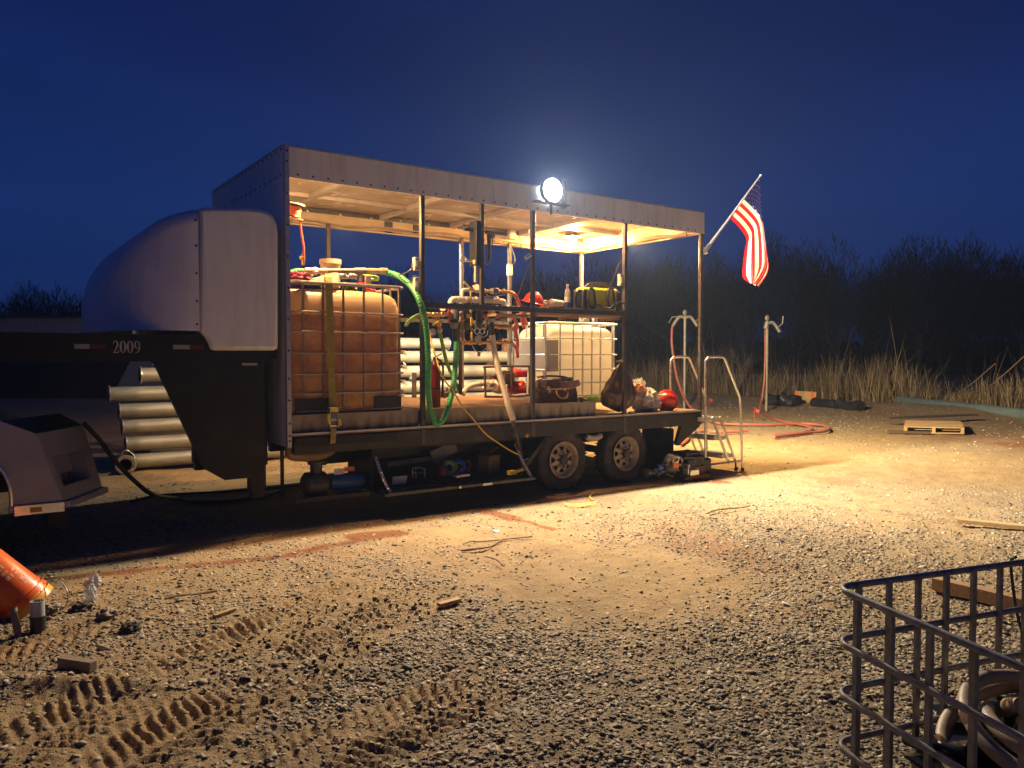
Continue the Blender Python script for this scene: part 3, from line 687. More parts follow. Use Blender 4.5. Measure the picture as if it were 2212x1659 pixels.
# brass pipes
def pipe(P, r, m, nm='brass_pipe', d=0.):
    b = MB(); pts = [z4(x, y, d) for x, y in P]; b.tube(catmull(pts, 3), r, 10)
    for p in pts: b.ell(p, (r*1.45,)*3, 10, 6)
    return mpart(nm, b, m)
pipe([(215,245), (300,247), (395,243), (465,240)], .023, M['brass'])
pipe([(340,247), (345,300), (355,360), (365,420)], .02, M['brass'])
pipe([(600,250), (612,300), (612,420), (612,520), (635,550), (700,553), (800,553), (905,548), (1010,545), (1080,545), (1140,552)], .02, M['brass'])
pipe([(960,372), (1010,382), (1080,385), (1130,378)], .02, M['brass'])
pipe([(760,375), (800,400), (860,385), (875,330), (868,290)], .014, M['brass'])
def zz5(x, y, d=0.): return z5(x, y, d)
b = MB(); pts = [z5(440,620), z5(442,560), z5(455,525), z5(500,518), z5(560,520), z5(690,540)]; b.tube(catmull(pts, 4), .022, 10); mpart('elbow_pipe', b, M['pvc_white'])
b = MB(); pts = [z5(760,535), z5(860,540), z5(960,545), z5(1040,540), z5(1150,560)]; b.tube(catmull(pts, 3), .018, 10)
for p in pts: b.ell(p, (.028,)*3, 10, 6)
mpart('brass_pipe', b, M['brass'])
b = MB(); b.obox(z5(915, 540, -.03), (.085,.06,.07)); mpart('flow_meter', b, M['grey_body'], bevel=.008)
for P_ in ([(790,580),(830,612),(900,612),(1000,600),(1070,590)], [(590,940),(620,1010),(690,1050)], [(590,1080),(650,1160),(740,1195),(800,1180),(812,1110)], [(590,1330),(640,1410),(720,1425),(790,1370)]):
    b = MB(); b.tube(catmull([z5(*q_) for q_ in P_], 5), .006, 6); mpart('control_wire', b, M['pvc_white'])
b = MB(); b.obox(z5(685, 1455), (.03,.02,.05)); b.obox(z5(745, 1205), (.03,.02,.03)); mpart('wire_tag', b, M['cardboard'])
# yellow valve handles
def handle(p, q, w=.026, m='yellow'):
    b = MB(); b.bar(p, q, w, .012, up=(0,1,0)); return mpart('valve_handle', b, M[m], bevel=.005)
handle(z5(463,400,-.05), z5(545,485,-.05)); handle(z5(570,540,-.06), z5(572,625,-.06)); handle(z5(570,785,-.06), z5(570,850,-.06)); handle(z5(575,915,-.06), z5(574,1045,-.06)); handle(z5(583,1135,-.06), z5(580,1250,-.06)); handle(z5(10,1030,-.06), z5(105,985,-.06)); handle(z4(212,236,-.04), z4(270,238,-.04), .02, 'cord_yellow'); handle(z5(800,540,-.05), z5(875,548,-.05))
b = MB()
for x, y in ((570,700), (572,1090), (560,505)): b.cyl(z5(x,y,.0), z5(x,y,-.06), .012)
b.bar(z5(572,640,-.05), z5(574,1140,-.05), .01, .01); b.ell(z5(550,510), (.03,.03,.03), 10, 6); mpart('valve_stem', b, M['brass'])
# pressure gauges
for x, y, rr in ((652,485,.042), (672,1235,.042), (160,785,.04), (12,1130,.04)):
    b = MB(); c = z5(x, y, -.03); ax = V((-.5,-.8,.2)).normalized(); b.lathe([(0, -.015), (rr, -.015), (rr, .012), (rr*.92, .014)], c, ax, 20); b.cyl(c, c-V((0,0,rr*1.6)), .01, n=8); o = mpart('pressure_gauge', b, M['brass'])
    b = MB(); b.lathe([(0, .010), (rr*.9, .010)], c, ax, 20); mpart('dial', b, M['paper'], o)
b = MB(); 
for x in (660, 735): b.lathe([(.03,-.006),(.038,-.006),(.038,.006),(.03,.006),(.03,-.006)], z5(x, 1120, -.04), (0,1,0.1), 20)
mpart('hose_clamp', b, M['galv'])
b = MB(); b.bar(z4(580,330,.04), z4(590,1105,.3), .045, .045); b.bar(z4(460,190,.05), z4(1100,195,.05), .03, .03); mpart('support_bracket', b, M['post_paint'])
# overhead control arms on the short post
OC = thing('overhead_valve', (4.7, Y0+.1, 2.6), 'small grey ball valve with lever beside the slim black control box', 'valve')
def z3(x, y, d=.1): return aY(932.6+.1984*x, 384+.1984*y, Y0+d)
b = MB(); b.cyl(z3(300,900), z3(445,912), .012, n=8); b.ell(z3(378,895), (.022,.022,.022), 10, 6); b.build('valve_body', M['galv'], OC)
b = MB(); b.tube([z3(375,890), z3(370,868), z3(322,842)], .009, 8); b.build('lever', M['galv'], OC)
b = MB(); b.cyl(z3(350,558), z3(495,575), .02, n=10); b.tube([z3(385,555), z3(380,520), z3(340,510)], .008, 8); b.cyl(z3(585,590), z3(810,612), .018, n=10)
b.tube(catmull([z3(615,600), z3(615,750), z3(622,900)], 4), .013, 8); b.tube(catmull([z3(632,600), z3(632,900), z3(612,935), z3(580,930)], 3), .013, 8); b.tube([z3(662,620), z3(662,730)], .008, 8)
tag(b.build('control_arm', M['gun']), 'dark steel control pipe with hanging rods beneath the canopy edge', 'pipe')
b = MB(); b.obox(z3(480,975,.06), (.035,.04,.34)); b.obox(z3(487,1060,.06), (.03,.03,.05)); b.obox(z3(475,920,.06), (.05,.05,.05)); tag(b.build('pressure_regulator', M['concrete_tan'], bevel=.008), 'tan vertical regulator fixed to the short middle post', 'regulator')
# tank top suction pipe assembly
def zt(x, y, d=.42): return aY(603.5+.1488*x, 521.2+.1488*y, Y0+d)
SP = thing('suction_pipe', zt(900, 430)-V((0,0,.1)), 'grey suction pipe with brass couplings lying over the brown tank', 'pipework')
b = MB(); b.cyl(zt(690,432), zt(1090,432), .027); b.cyl(zt(1085,430), zt(1255,430), .034); b.tube(catmull([zt(1170,440), zt(1172,490), zt(1165,580)], 4), .03, 12); b.build('pipe', M['grey_body'], SP)
b = MB()
for x0_, x1_, r in ((370,490,.037), (490,540,.042), (540,640,.03), (640,690,.034), (1255,1290,.03), (1290,1400,.033), (1400,1460,.03), (1460,1562,.036)): b.cyl(zt(x0_,432), zt(x1_,436), r, n=12)
b.tube([zt(1300,420), zt(1320,400), zt(1380,410)], .01, 8); b.tube([zt(590,455), zt(660,462), zt(690,440)], .012, 8)
b.build('coupling', plain('coupling', (.55,.42,.27), .35, .5), SP)
b = MB(); b.ell(zt(530,452,.36), (.02,.03,.02)); b.cyl(zt(445,500,.4), zt(475,520,.4), .024); b.cyl(zt(340,530,.4), zt(370,560,.4), .026)
for x, y in ((900,500), (930,490), (1040,500), (1090,500), (1130,520)): b.ell(zt(x, y, .5), (.035,.035,.03), 10, 6)
b.cyl(zt(880,520,.5), zt(1140,520,.5), .018); b.build('valve_cluster', M['galv'], SP)
b = MB(); p = [zt(360,572,.2), zt(790,455,.3), zt(862,460,.3), zt(862,575,.28), zt(840,600,.25)]
b.prism(p, (0,.02,0)); b.prism([zt(340,580,.2), zt(850,600,.2), zt(850,612,.2), zt(340,590,.2)], (0,.3,0)); tag(b.build('angle_bracket', M['concrete_tan'], bevel=.004), 'tan sheet metal wedge bracket lying on the brown tank', 'bracket')
b = MB(); b.box(zt(925,590,.3).x, zt(1150,590,.3).x, Y0+.3, Y0+.42, zt(925,632,.3).z, zt(925,592,.3).z); tag(b.build('toolbox', M['black_plastic'], bevel=.01), 'small black case resting on top of the brown tank', 'case')
b = MB(); b.box(zt(1165,590,.3).x, zt(1255,590,.3).x, Y0+.28, Y0+.36, zt(1165,640,.3).z, zt(1165,596,.3).z); tag(b.build('red_block', M['red_paint'], bevel=.006), 'small red block beside the black case on the tank', 'block')
b = MB(); b.box(zt(1250,500,.32).x, zt(1335,500,.32).x, Y0+.32, Y0+.34, zt(1250,640,.32).z, zt(1250,500,.32).z); tag(b.build('clip_board', M['concrete_tan'], bevel=.003), 'small upright tan plate behind the red block on the tank', 'plate')
b = MB(); b.tube(catmull([zt(1210,490,.4), zt(1290,495,.4), zt(1420,515,.4), zt(1430,545,.42), zt(1400,560,.45), zt(1330,550,.5)], 5), .016, 8, sq=(1,.6)); tag(b.build('lime_strap', M['lime']), 'bright lime strap looped at the right end of the tank pipe', 'strap')
b = MB(); b.tube(catmull([zt(1230,690,.3), zt(1300,700,.35), zt(1390,718,.4), zt(1300,735,.4), zt(1235,720,.35)], 4), .014, 8); tag(b.build('red_tool', M['red_paint']), 'flat red tool lying on the tank behind the cage bars', 'tool')
def rag(name, c, rad, m, label, cat, seed, amp=.35, fr=6., squash=None, nu=36, nv=22, par=None, **k):
    off = V((seed*3.1, seed*1.7, seed*2.3))
    def fn(q, d):
        n = mn.fractal(d*fr*.35+off, .8, 2., 4)
        q = q*(1+amp*n)
        if squash is not None and q.z < squash: q.z = squash
        return q
    b = MB(); b.ell(c, rad, nu, nv, fn); o = b.build(name, m, par, smooth=60, **k)
    if par is None: tag(o, label, cat)
    return o
rag('rag', zt(235,545,.25), (.12,.12,.055), M['pink_cloth'], 'crumpled dark pink rag on the left end of the brown tank', 'rag', 1, .6, 8)
rag('sludge_rag', zt(1035,720,.45), (.07,.06,.045), M['pale_green'], 'small green rag on top of the tank behind the cage', 'rag', 2, .5)
# hose reel under the roof at the front
HR = thing('hose_reel', aY(630, 470, Y0+.4), 'red air hose wound on a reel hung at the canopy front', 'hose reel')
c = aY(627, 455, Y0+.42); b = MB()
b.lathe([(0,.08),(.13,.08),(.14,.072),(.14,.066),(.06,.06),(.05,0),(.06,-.06),(.14,-.066),(.14,-.072),(.13,-.08),(0,-.08)], c, V((.1,-.15,1)), 32); b.box(c.x-.1, c.x+.03, c.y-.02, c.y+.02, c.z-.13, c.z-.085); b.box(c.x-.1, c.x-.09, c.y-.02, c.y+.02, c.z-.13, c.z+.16); b.build('reel_drum', M['concrete_tan'], HR)
b = MB(); ax = V((.1,-.15,1)).normalized(); a, s = frame_of(ax)
b.tube([c+ax*(-.05+.1*i/140)+a*(.095*math.cos(i*.31))+s*(.095*math.sin(i*.31)) for i in range(141)], .012, 8); b.build('wound_hose', M['red_hose'], HR)
b = MB(); b.tube(catmull([c+V((.09,-.02,-.06)), zt(315,-160), zt(340,0), zt(355,100), zt(350,185)], 6), .011, 8); b.build('hose_end', M['red_hose'], HR)
b = MB(); b.cyl(zt(350,180), zt(345,345), .016, n=10); b.cyl(zt(350,230), zt(300,240), .018, n=10); b.build('nozzle', M['brass'], HR)
# junction boxes with cables
def jbox(name, c, size, label, wires=()):
    o = thing(name, c, label, 'electrical box'); b = MB(); b.obox(c, size); b.build('box', plain('jb', (.5,.44,.35), .5), o, bevel=.006)
    b = MB(); b.obox(V(c)-V((0, size[1]/2+.003, 0)), (size[0]*.6, .006, size[2]*.5)); b.build('cover_plate', M['paper'], o)
    b = MB()
    for w in wires: b.tube(catmull(w, 5), .006, 6)
    if wires: b.build('cable', M['gun'], o)
jbox('junction_box', zt(1978,330,.03), (.05,.06,.14), 'upper of two tan electrical boxes on the left open-side post', [[zt(1950,380,.04), zt(1850,450,.1), zt(1760,485,.2), zt(1700,470,.4)], [zt(1945,320,.04), zt(1915,370,.05), zt(1950,480,.05)]])
jbox('junction_box', zt(1980,620,.03), (.05,.06,.14), 'lower of two tan electrical boxes on the left open-side post', [[zt(2000,490,.02), zt(1940,510,.04), zt(1900,590,.08)]])
p = aY(1101, 583, YF-.12); jbox('socket_box', p, (.075,.06,.17), 'pale socket box on the slim rear post behind the manifold', [[p+V((.03,-.03,.08)), p+V((.07,-.05,.15)), p+V((.02,-.03,.32))]])
p = aY(1105, 505, YF-.08); jbox('switch_box', p, (.13,.08,.17), 'tan box mounted high on the inside of the far fascia', [[p+V((.06,-.04,0)), p+V((.12,-.04,-.05)), p+V((.18,-.03,-.22))], [p+V((-.06,-.04,0)), p+V((-.12,-.04,-.06)), p+V((-.2,-.04,-.18))]])
p = aY(1340, 605, Y0+.06); jbox('socket_box', p, (.05,.06,.15), 'pale socket box with cable on the post beside the yellow radio', [[p+V((-.02,-.02,.07)), p+V((-.08,-.02,.14)), p+V((-.02,-.02,.24))]])
b = MB(); b.tube([aY(1144,568,Y0+.05), aY(1112,657,Y0+.3)], .006, 8); tag(b.build('tension_rod', M['gun']), 'thin rod slanting from the middle post down to the brass pipes', 'rod')
b = MB(); b.tube([aY(1341,563,Y0+.06), aY(1315,625,Y0+.3)], .007, 8); tag(b.build('tension_rod', M['gun']), 'thin rod slanting down toward the yellow radio', 'rod')
b = MB(); b.cyl(aY(1135,557,Y0+.02), aY(1146,551,Y0+.02), .022); b.cyl(aY(1145,502,Y0), aY(1145,496,Y0), .02); tag(b.build('tie_down_ring', M['galv']), 'small metal clamp on the middle post', 'clamp')
# ------------------------------------------------------------------ lamps
W_POS = V((5.70, 7.245, 3.60))
FL = thing('flood_lamp', W_POS, 'blazing white flood lamp on a bracket at the near canopy edge', 'lamp')
glow_w = emitter('glow_white', (.86, .93, 1.0), 120)
LW = W_POS+V((0,-.055,0)); x, y, z = W_POS
b = MB(); b.lathe([(0,.052),(.05,.048),(.085,.036),(.11,.018),(.12,0),(.12,-.012),(0,-.012)], (x, y+.015, z), V((0,-1,0)), 32); b.build('lens', glow_w, FL)
b = MB(); b.box(x-.25, x+.25, LW.y-.0168, y+.03, z-.156, z-.148); b.lathe([(.122,-.014),(.135,-.014),(.135,.03),(.122,.03),(.122,-.014)], (x, y+.015, z), V((0,-1,0)), 32)  # bottom plate added to cut lamp light off the trailer side
b.lathe([(.136,.0),(.14,.0),(.14,.0705),(.136,.0705),(.136,0)], (x, y+.015, z), V((0,-1,0)), 30); b.box(x+.201, x+.212, LW.y+.0125, y+.03, z-.1865, z+.15)  # deep rim and side wing shaped to shade the fascia
b.box(x+.03, x+.055, Y0-.012, Y0-.002, ZB-.02, z-.14); hs = b.build('housing', M['gun'], FL)
lamp('flood_light', LW, 1900, (1, .9, .72), .004, FL)
def beam(par, loc, P, col, aim, r=.022):
    sl = bpy.data.lights.new('flood_beam', 'SPOT'); sl.energy = P; sl.color = col; sl.spot_size = R(150); sl.spot_blend = 1; sl.shadow_soft_size = r
    so = bpy.data.objects.new('flood_beam', sl); COL.objects.link(so); so.parent = par; so.location = V(loc)-world_loc(par); so.rotation_euler = V(aim).to_track_quat('-Z','Y').to_euler()
beam(FL, LW, 4900, (1, .9, .72), (.95,-.27,-.10), .004)
O_POS = aY(1237, 521, 9.45)
WL = thing('work_lamp', O_POS, 'glowing warm bulb under the canopy in its far rear corner', 'lamp')
b = MB(); b.ell(O_POS, (.062,.062,.075), 14, 8); b.build('bulb', emitter('glow_warm', (1., .43, .11), 2700), WL)
b = MB(); b.cyl(O_POS+V((0,0,.07)), V((O_POS.x, O_POS.y, ZT-.0505)), .025); b.build('lamp_holder', M['galv'], WL)
for nm_, P_, e_, l_ in (('work_lamp', V((3.25, Y0+.3, 3.50)), 4200, 'warm bulb hidden above the brown tank behind the near fascia'), ('work_lamp', V((6.25, Y0+.3, 3.50)), 2600, 'warm bulb hidden above the shelf behind the near fascia')):
    o = thing(nm_, P_, l_, 'lamp'); b = MB(); b.ell(P_, (.055,.055,.065), 14, 8); b.build('bulb', emitter('glow_warm_b', (1., .56, .24), e_), o)
    b = MB(); b.cyl(P_+V((0,0,.05)), P_+V((0,0,.098)), .03); b.lathe([(.03,.085),(.1,.06),(.15,-.02),(.148,-.022),(.098,.056),(.03,.08)], P_, (0,0,1), 24); b.build('lamp_holder', M['galv'], o)  # flared cap added to keep bulb light off the ceiling
C_POS = V((8.58, 8.9, 3.5))
CLp = thing('flood_lamp', C_POS, 'warm flood lamp on the outer rear fascia lighting the ground by the ladder', 'lamp')
b = MB(); b.lathe([(0,.03),(.05,.026),(.08,.01),(.085,0),(.085,-.02),(0,-.02)], C_POS, V((1,0,-.4)), 24); b.build('lens', emitter('glow_yellow', (1,.8,.5), 30), CLp)
b = MB(); b.box(XR+.004, C_POS.x-.03, C_POS.y-.02, C_POS.y+.02, C_POS.z-.02, C_POS.z+.02); b.build('bracket', M['gun'], CLp)
lamp('flood_light', C_POS+V((.07,0,-.04)), 1100, (1, .7, .3), .03, CLp)
beam(CLp, C_POS+V((.07,0,-.04)), 8000, (1,.76,.42), (.95,.05,-.03), .03)
b = MB(); b.lathe([(.026,.13),(.09,.115),(.16,.07),(.158,.067),(.088,.11),(.026,.125)], O_POS, (0,0,1), 24); b.build('added_shade', M['galv'], WL)  # cap added over the bulb to dim the ceiling around it
D_POS = aY(1240, 488, 8.88); o = thing('work_lamp', D_POS, 'small added glowing ball standing in for the larger bulb reflected in the canopy ceiling', 'lamp')  # added glowing ball in place of the warm bulb's reflection
b = MB(); b.ell(D_POS, (.028,.028,.028), 12, 8); b.build('bulb', emitter('glow_reflection', (1., .55, .2), 2200), o)
b = MB(); b.cyl(D_POS+V((0,0,.026)), V((D_POS.x, D_POS.y, ZT-.051)), .02); b.build('lamp_holder', M['galv'], o)
B_POS = V((4.2, YF+.16, 3.52))
BL = thing('flood_lamp', B_POS, 'second flood lamp fixed outside the far fascia, lighting the pipe stack', 'lamp')
b = MB(); b.lathe([(0,.03),(.06,.026),(.095,.01),(.1,0),(.1,-.02),(0,-.02)], B_POS, V((0,1,-.3)), 24); b.build('lens', glow_w, BL)
b = MB(); b.box(B_POS.x-.14, B_POS.x+.14, B_POS.y-.08, B_POS.y-.07, B_POS.z-.08, B_POS.z+.12); b.box(B_POS.x-.02, B_POS.x+.02, YF+.001, B_POS.y-.0805, B_POS.z, B_POS.z+.04); b.build('housing', M['gun'], BL)
lamp('flood_light', B_POS+V((0,.09,-.02)), 330, (1, .84, .6), .04, BL)
beam(BL, B_POS+V((0,.09,-.02)), 3000, (1,.84,.6), (.9,.4,-.05))
# ------------------------------------------------------------------ things on the deck and shelf
def px(x, y, d): return aY(x, y, Y0+d)
# fire extinguisher
EX = thing('fire_extinguisher', (px(938,884,.3).x, Y0+.3, ZP), 'tall dark red fire extinguisher standing behind the green hose', 'fire extinguisher')
c = V((px(939,800,.3).x, Y0+.3, ZP+.006)); b = MB(); b.lathe([(0,0),(.06,0),(.064,.01),(.064,.42),(.055,.47),(.03,.5),(.02,.52),(0,.52)], c, (0,0,1), 24); b.build('cylinder', M['dark_red'], EX)
b = MB(); b.cyl(c+V((0,0,.51)), c+V((0,0,.56)), .018); b.bar(c+V((0,0,.56)), c+V((.08,-.02,.6)), .02, .012); b.bar(c+V((0,0,.54)), c+V((.09,-.02,.53)), .02, .01); b.build('valve', M['gun'], EX)
b = MB(); b.tube(catmull([c+V((.01,-.03,.55)), c+V((.06,-.07,.48)), c+V((.07,-.06,.3)), c+V((.06,-.06,.12))], 6), .012, 8); b.build('hose', M['black_plastic'], EX)
b = MB(); b.lathe([(.065,.2),(.067,.2),(.067,.22),(.065,.22)], c, (0,0,1), 24); b.build('band', M['black_plastic'], EX)
# red engine pump in a tube frame
EP = thing('engine_pump', px(1095,858,.75), 'red petrol engine water pump in a dark tube frame beside the clean tank', 'pump')
DE = .75
def e4(x, y, d=0.): return px(877.8+.1984*x, 630.9+.1984*y, DE+d)
for d in (-.12, .16):
    b = MB(); P = [e4(862,1105,d), e4(858,850,d), e4(880,815,d), e4(1300,805,d), e4(1338,830,d), e4(1338,1080,d), e4(1310,1128,d), e4(900,1140,d)]
    b.tube(catmull(P, 4, True), .014, 8, closed=True); b.build('frame', M['rust'], EP)
b = MB(); b.tube(catmull([e4(1145,1130,-.12), e4(1148,850,-.12), e4(1165,812,-.12)], 4), .013, 8)
for x, y in ((870,1130), (1320,1120), (880,815), (1320,808)): b.tube([e4(x,y,-.12), e4(x,y,.16)], .012, 8)
b.build('frame', M['rust'], EP)
q = e4(1185, 1040); b = MB(); b.ell(q, (.11,.1,.085), 16, 10); b.obox(e4(1200,1060), (.2,.16,.1)); b.build('engine', M['red_paint'], EP, bevel=.01)
b = MB(); b.lathe([(0,.02),(.055,.02),(.062,.015),(.066,0),(.06,-.05),(.04,-.07)], e4(1265,1020,-.1), V((.55,-.8,.1)), 22)
for k in range(14):
    w = 2*math.pi*k/14; ax = V((.55,-.8,.1)).normalized(); a, s = frame_of(ax); cc = e4(1265,1020,-.1)+ax*.022
    b.bar(cc+(a*math.cos(w)+s*math.sin(w))*.022, cc+(a*math.cos(w)+s*math.sin(w))*.052, .005, .006)
b.build('starter_cover', M['red_plastic'], EP)
b = MB(); b.obox(e4(1215,890), (.19,.17,.085)); b.obox(e4(1200,850), (.1,.12,.03)); b.cyl(e4(1190,850), e4(1190,828), .025); b.build('fuel_tank', M['red_paint'], EP, bevel=.02)
b = MB(); b.obox(e4(1090,940), (.16,.15,.15)); b.obox(e4(1080,870), (.17,.12,.04)); b.cyl(e4(1010,910), e4(960,900), .02); b.build('muffler', plain('olive_metal', (.16,.11,.06), .5, .4), EP, bevel=.012)
b = MB(); b.lathe([(0,.07),(.05,.07),(.085,.04),(.09,0),(.07,-.05)], e4(1010,1030), V((-1,-.2,0)), 22); b.cyl(e4(940,1000), e4(890,1005), .04); b.cyl(e4(1000,990), e4(1000,950), .03); b.build('pump_housing', plain('alu_cast', (.5,.4,.28), .45, .5), EP)
b = MB(); b.lathe([(.036,-.012),(.042,-.012),(.042,.012),(.036,.012)], e4(850,1010), V((1,0,.15)), 18); b.build('hose_clamp', M['galv'], EP)
b = MB(); b.bar(e4(930,940), e4(975,940), .02, .02); b.build('choke_lever', M['red_plastic'], EP)
# tool bag
TB = thing('tool_bag', px(1198,864,.36), 'open brown tool bag with yellow trim in front of the clean tank', 'bag')
DB = .32
def t5(x, y, d=0.): return px(1097+.2149*x, 603.5+.2149*y, DB+d)
c0 = t5(470, 1218); Wd = (t5(660,1200)-t5(275,1200)).length/2; cx = (t5(660,1200).x+t5(275,1200).x)/2; H = t5(470,1005).z-ZP
def bagfn(u, v):
    w = 2*math.pi*u; hx = Wd*(1+.06*math.sin(v*3)-.12*v); hy = .15*(1-.55*v)
    sx = math.copysign(abs(math.cos(w))**.55, math.cos(w)); sy = math.copysign(abs(math.sin(w))**.55, math.sin(w))
    nzz = .014*mn.noise(V((math.cos(w)*3, math.sin(w)*3, v*4)))
    return V((cx+sx*(hx+nzz), Y0+DB+sy*(hy+nzz)+.0, ZP+.008+v*H*(1+.05*math.cos(w))+.01*mn.noise(V((u*9, v*5, 2)))))
b = MB(); b.grid(bagfn, 48, 14, True); b.build('body', M['leather'], TB, smooth=60, solid=.006)
b = MB(); b.grid(lambda u, v: V((cx+Wd*(u*2-1)*.97, Y0+DB-.085+.03*math.sin(u*5)-v*.01-.02*v, ZP+H*(1.0-.42*v*(1-abs(u*2-1)**2*.3))-.0+.012*math.sin(u*7)-(.10*H*abs(u-.2) if v < .1 else 0))), 20, 6); b.build('flap', M['bag_top'], TB, smooth=60, solid=.006)
b = MB(); P = [t5(300,985,.0), t5(380,972,.06), t5(520,975,.08), t5(600,990,.06), t5(655,1010,.0)]; b.tube(catmull(P, 6), .012, 8); b.build('rim', M['leather'], TB)
b = MB(); b.bar(t5(390,1105,-.165), t5(615,1100,-.16), .02, .01); b.build('yellow_band', M['cord_yellow'], TB)
b = MB(); b.tube(catmull([t5(490,1100,-.165), t5(500,1160,-.2), t5(545,1195,-.21), t5(595,1185,-.2), t5(605,1130,-.165)], 6), .011, 8); b.build('carry_handle', M['bag_top'], TB)
b = MB()
for x, y in ((410,1090), (420,1125), (575,1105)): b.lathe([(.011,-.003),(.016,-.003),(.016,.003),(.011,.003)], t5(x, y, -.175), (0,1,.1), 12)
b.prism([t5(375,960,.03), t5(340,1002,.0), t5(405,1002,.0)], (0,.02,0)); b.build('buckle', M['paper'], TB)
# rubbish sack hung on the post
def sackfn(q, d):
    z = d.z; t = (1-z)/2
    prof = .14+.98*min(1, (t*1.55)**1.05)*(1 if t < .6 else 1-.5*((t-.6)/.4)**1.6)
    w = math.atan2(d.y, d.x); fold = .07*math.sin(w*9+3*t)*(1-t*.6)+.12*mn.fractal(d*2.4+V((4,1,7)), .9, 2, 4)
    r = prof*(1+fold); h = V((d.x, d.y, 0)); h = h/(h.length+1e-6)*min(1, (1-abs(z)**6)*1.15)
    return V((h.x*.25*r-.055*(t if t < .6 else .6)*1.6+.06, h.y*.17*r, z*.345))
t = NT('sack'); n = t.noise(14, 5, .6); t.L(t.ramp(n, [(.3, (.06,.034,.02)), (.7, (.13,.07,.042))]), t.b.inputs['Base Color']); t.b.inputs['Roughness'].default_value = .38; t.bump(t.noise(9, 5, .65, t.mapping(t.coord(), (2.2,2.2,.5))), .6, .02); M['sack'] = t.mat
b = MB(); sc = V((px(1336,826,.2).x, Y0+.2, (ZD+.004+1.60)/2+.005)); b.ell(sc, (1,1,1), 72, 48, sackfn); TS = tag(b.build('rubbish_sack', M['sack'], smooth=70), 'dark brown plastic rubbish sack hanging beside the rear post', 'sack')
b = MB(); b.tube(catmull([V((sc.x+.04, sc.y, sc.z+.33)), V((sc.x+.06, sc.y-.05, sc.z+.36)), V((6.98, Y0+.05, 1.60))], 4), .014, 8); b.obox(V((6.9, Y0+.03, 1.585)), (.1,.03,.025)); b.build('tie', M['strap'], TS)
# bundle of clothes, clear bag, helmets
rag('clothes_bundle', px(1394,867,.3)+V((0,0,.0)), (.225,.16,.165), M['cloth_white'], 'bundled pale work clothes lying on the rear deck', 'clothes', 5, .38, 7, squash=-.13, nu=56, nv=34)
rag('orange_cloth', px(1381,838,.3)+V((-.01,.03,-.015)), (.115,.1,.075), M['cloth_orange'], 'orange and cream cloth on top of the pale bundle', 'cloth', 9, .4, 7)
t = NT('clear_bag'); t.b.inputs['Base Color'].default_value = (.75,.78,.8,1); t.b.inputs['Roughness'].default_value = .2
tr = t.N('ShaderNodeBsdfTransparent'); ms = t.N('ShaderNodeMixShader'); ms.inputs[0].default_value = .6; t.L(tr.outputs[0], ms.inputs[1]); t.L(t.b.outputs[0], ms.inputs[2]); t.L(ms.outputs[0], t.out.inputs['Surface']); M['clear_bag'] = t.mat
rag('clear_bag', px(1383,836,.42)+V((0,.02,0)), (.1,.05,.1), M['clear_bag'], 'clear crinkled plastic bag behind the pale clothes bundle', 'bag', 12, .8, 9)
def helmet(name, c, axis, label, tilt_brim=True):
    H = thing(name, c, label, 'hard hat', 'red hard hats on the trailer'); ax = V(axis).normalized(); a, s = frame_of(ax); Mx = Matrix((a, s, ax)).transposed()
    def shell(q, d):
        if q.z < 0: q.z *= .12
        rid = .008*max(0, 1-abs(d.y)*6)*max(0, d.z); return q+d*rid
    b = MB(); b.ell(c, (.135,.112,.125), 30, 18, shell, Mx); b.build('shell', M['red_plastic'], H, smooth=60)
    b = MB(); b.lathe([(.108,.004),(.15,-.006),(.158,-.012),(.15,-.014),(.108,-.008)], c, ax, 32); b.build('brim', M['red_plastic'], H)
    b = MB(); b.tube(catmull([V(c)+a*.1+s*.02-ax*.01, V(c)+a*.13-ax*.03+s*.03, V(c)+a*.16-ax*.05], 4), .006, 6); b.build('chin_strap', M['bag_top'], H)
    return H
helmet('hard_hat', V((px(1440,866,.25).x, Y0+.25, ZD+.135)), (-.72,-.62,.18), 'red hard hat lying on its side beside the clothes bundle')
helmet('hard_hat', px(1152,652,.26), (.12,-.2,1), 'red hard hat on the shelf half behind the middle post')
# shelf things
def s3(x, y, d=.2): return px(932.6+.1984*x, 384+.1984*y, d)
rag('glove_pair', s3(1235,1372,.2), (.075,.06,.04), M['cloth_white'], 'crumpled cream work gloves on the shelf beside the paper cup', 'gloves', 15, .7, 8)
CN = thing('paper_cup', s3(1360,1365), 'white printed cup lying on its side on the shelf', 'cup')
b = MB(); c = s3(1300,1362); q = s3(1425,1370); b.tube([c, c.lerp(q,.06), c.lerp(q,.07), q], [.05,.05,.046,.036], 20); b.build('cup', M['paper'], CN)
b = MB(); d = (q-c).normalized()
for k, t_ in enumerate((.25,.45,.62,.8)):
    for w in (2.0, 2.7, 3.4, 4.1): 
        a, s = frame_of(d); r = .05-.014*t_; p = c.lerp(q, t_)+a*(math.cos(w+.3*k)*(r+.0008))+s*(math.sin(w+.3*k)*(r+.0008)); b.obox(p, (.011,.009,.002), ax=d, up=a*math.cos(w+.3*k)+s*math.sin(w+.3*k))
b.build('print_mark', M['gun'], CN)
BT = thing('plastic_bottle', s3(1478,1405), 'tall clear plastic bottle with blue label on the shelf', 'bottle')
z0, z1 = 2.172, s3(1470,1157).z; hh = z1-z0; c = V((s3(1478,1400).x, Y0+.2, z0)); rr = .036
t = NT('bottle_plastic'); t.b.inputs['Base Color'].default_value = (.75,.74,.72,1); t.b.inputs['Roughness'].default_value = .12
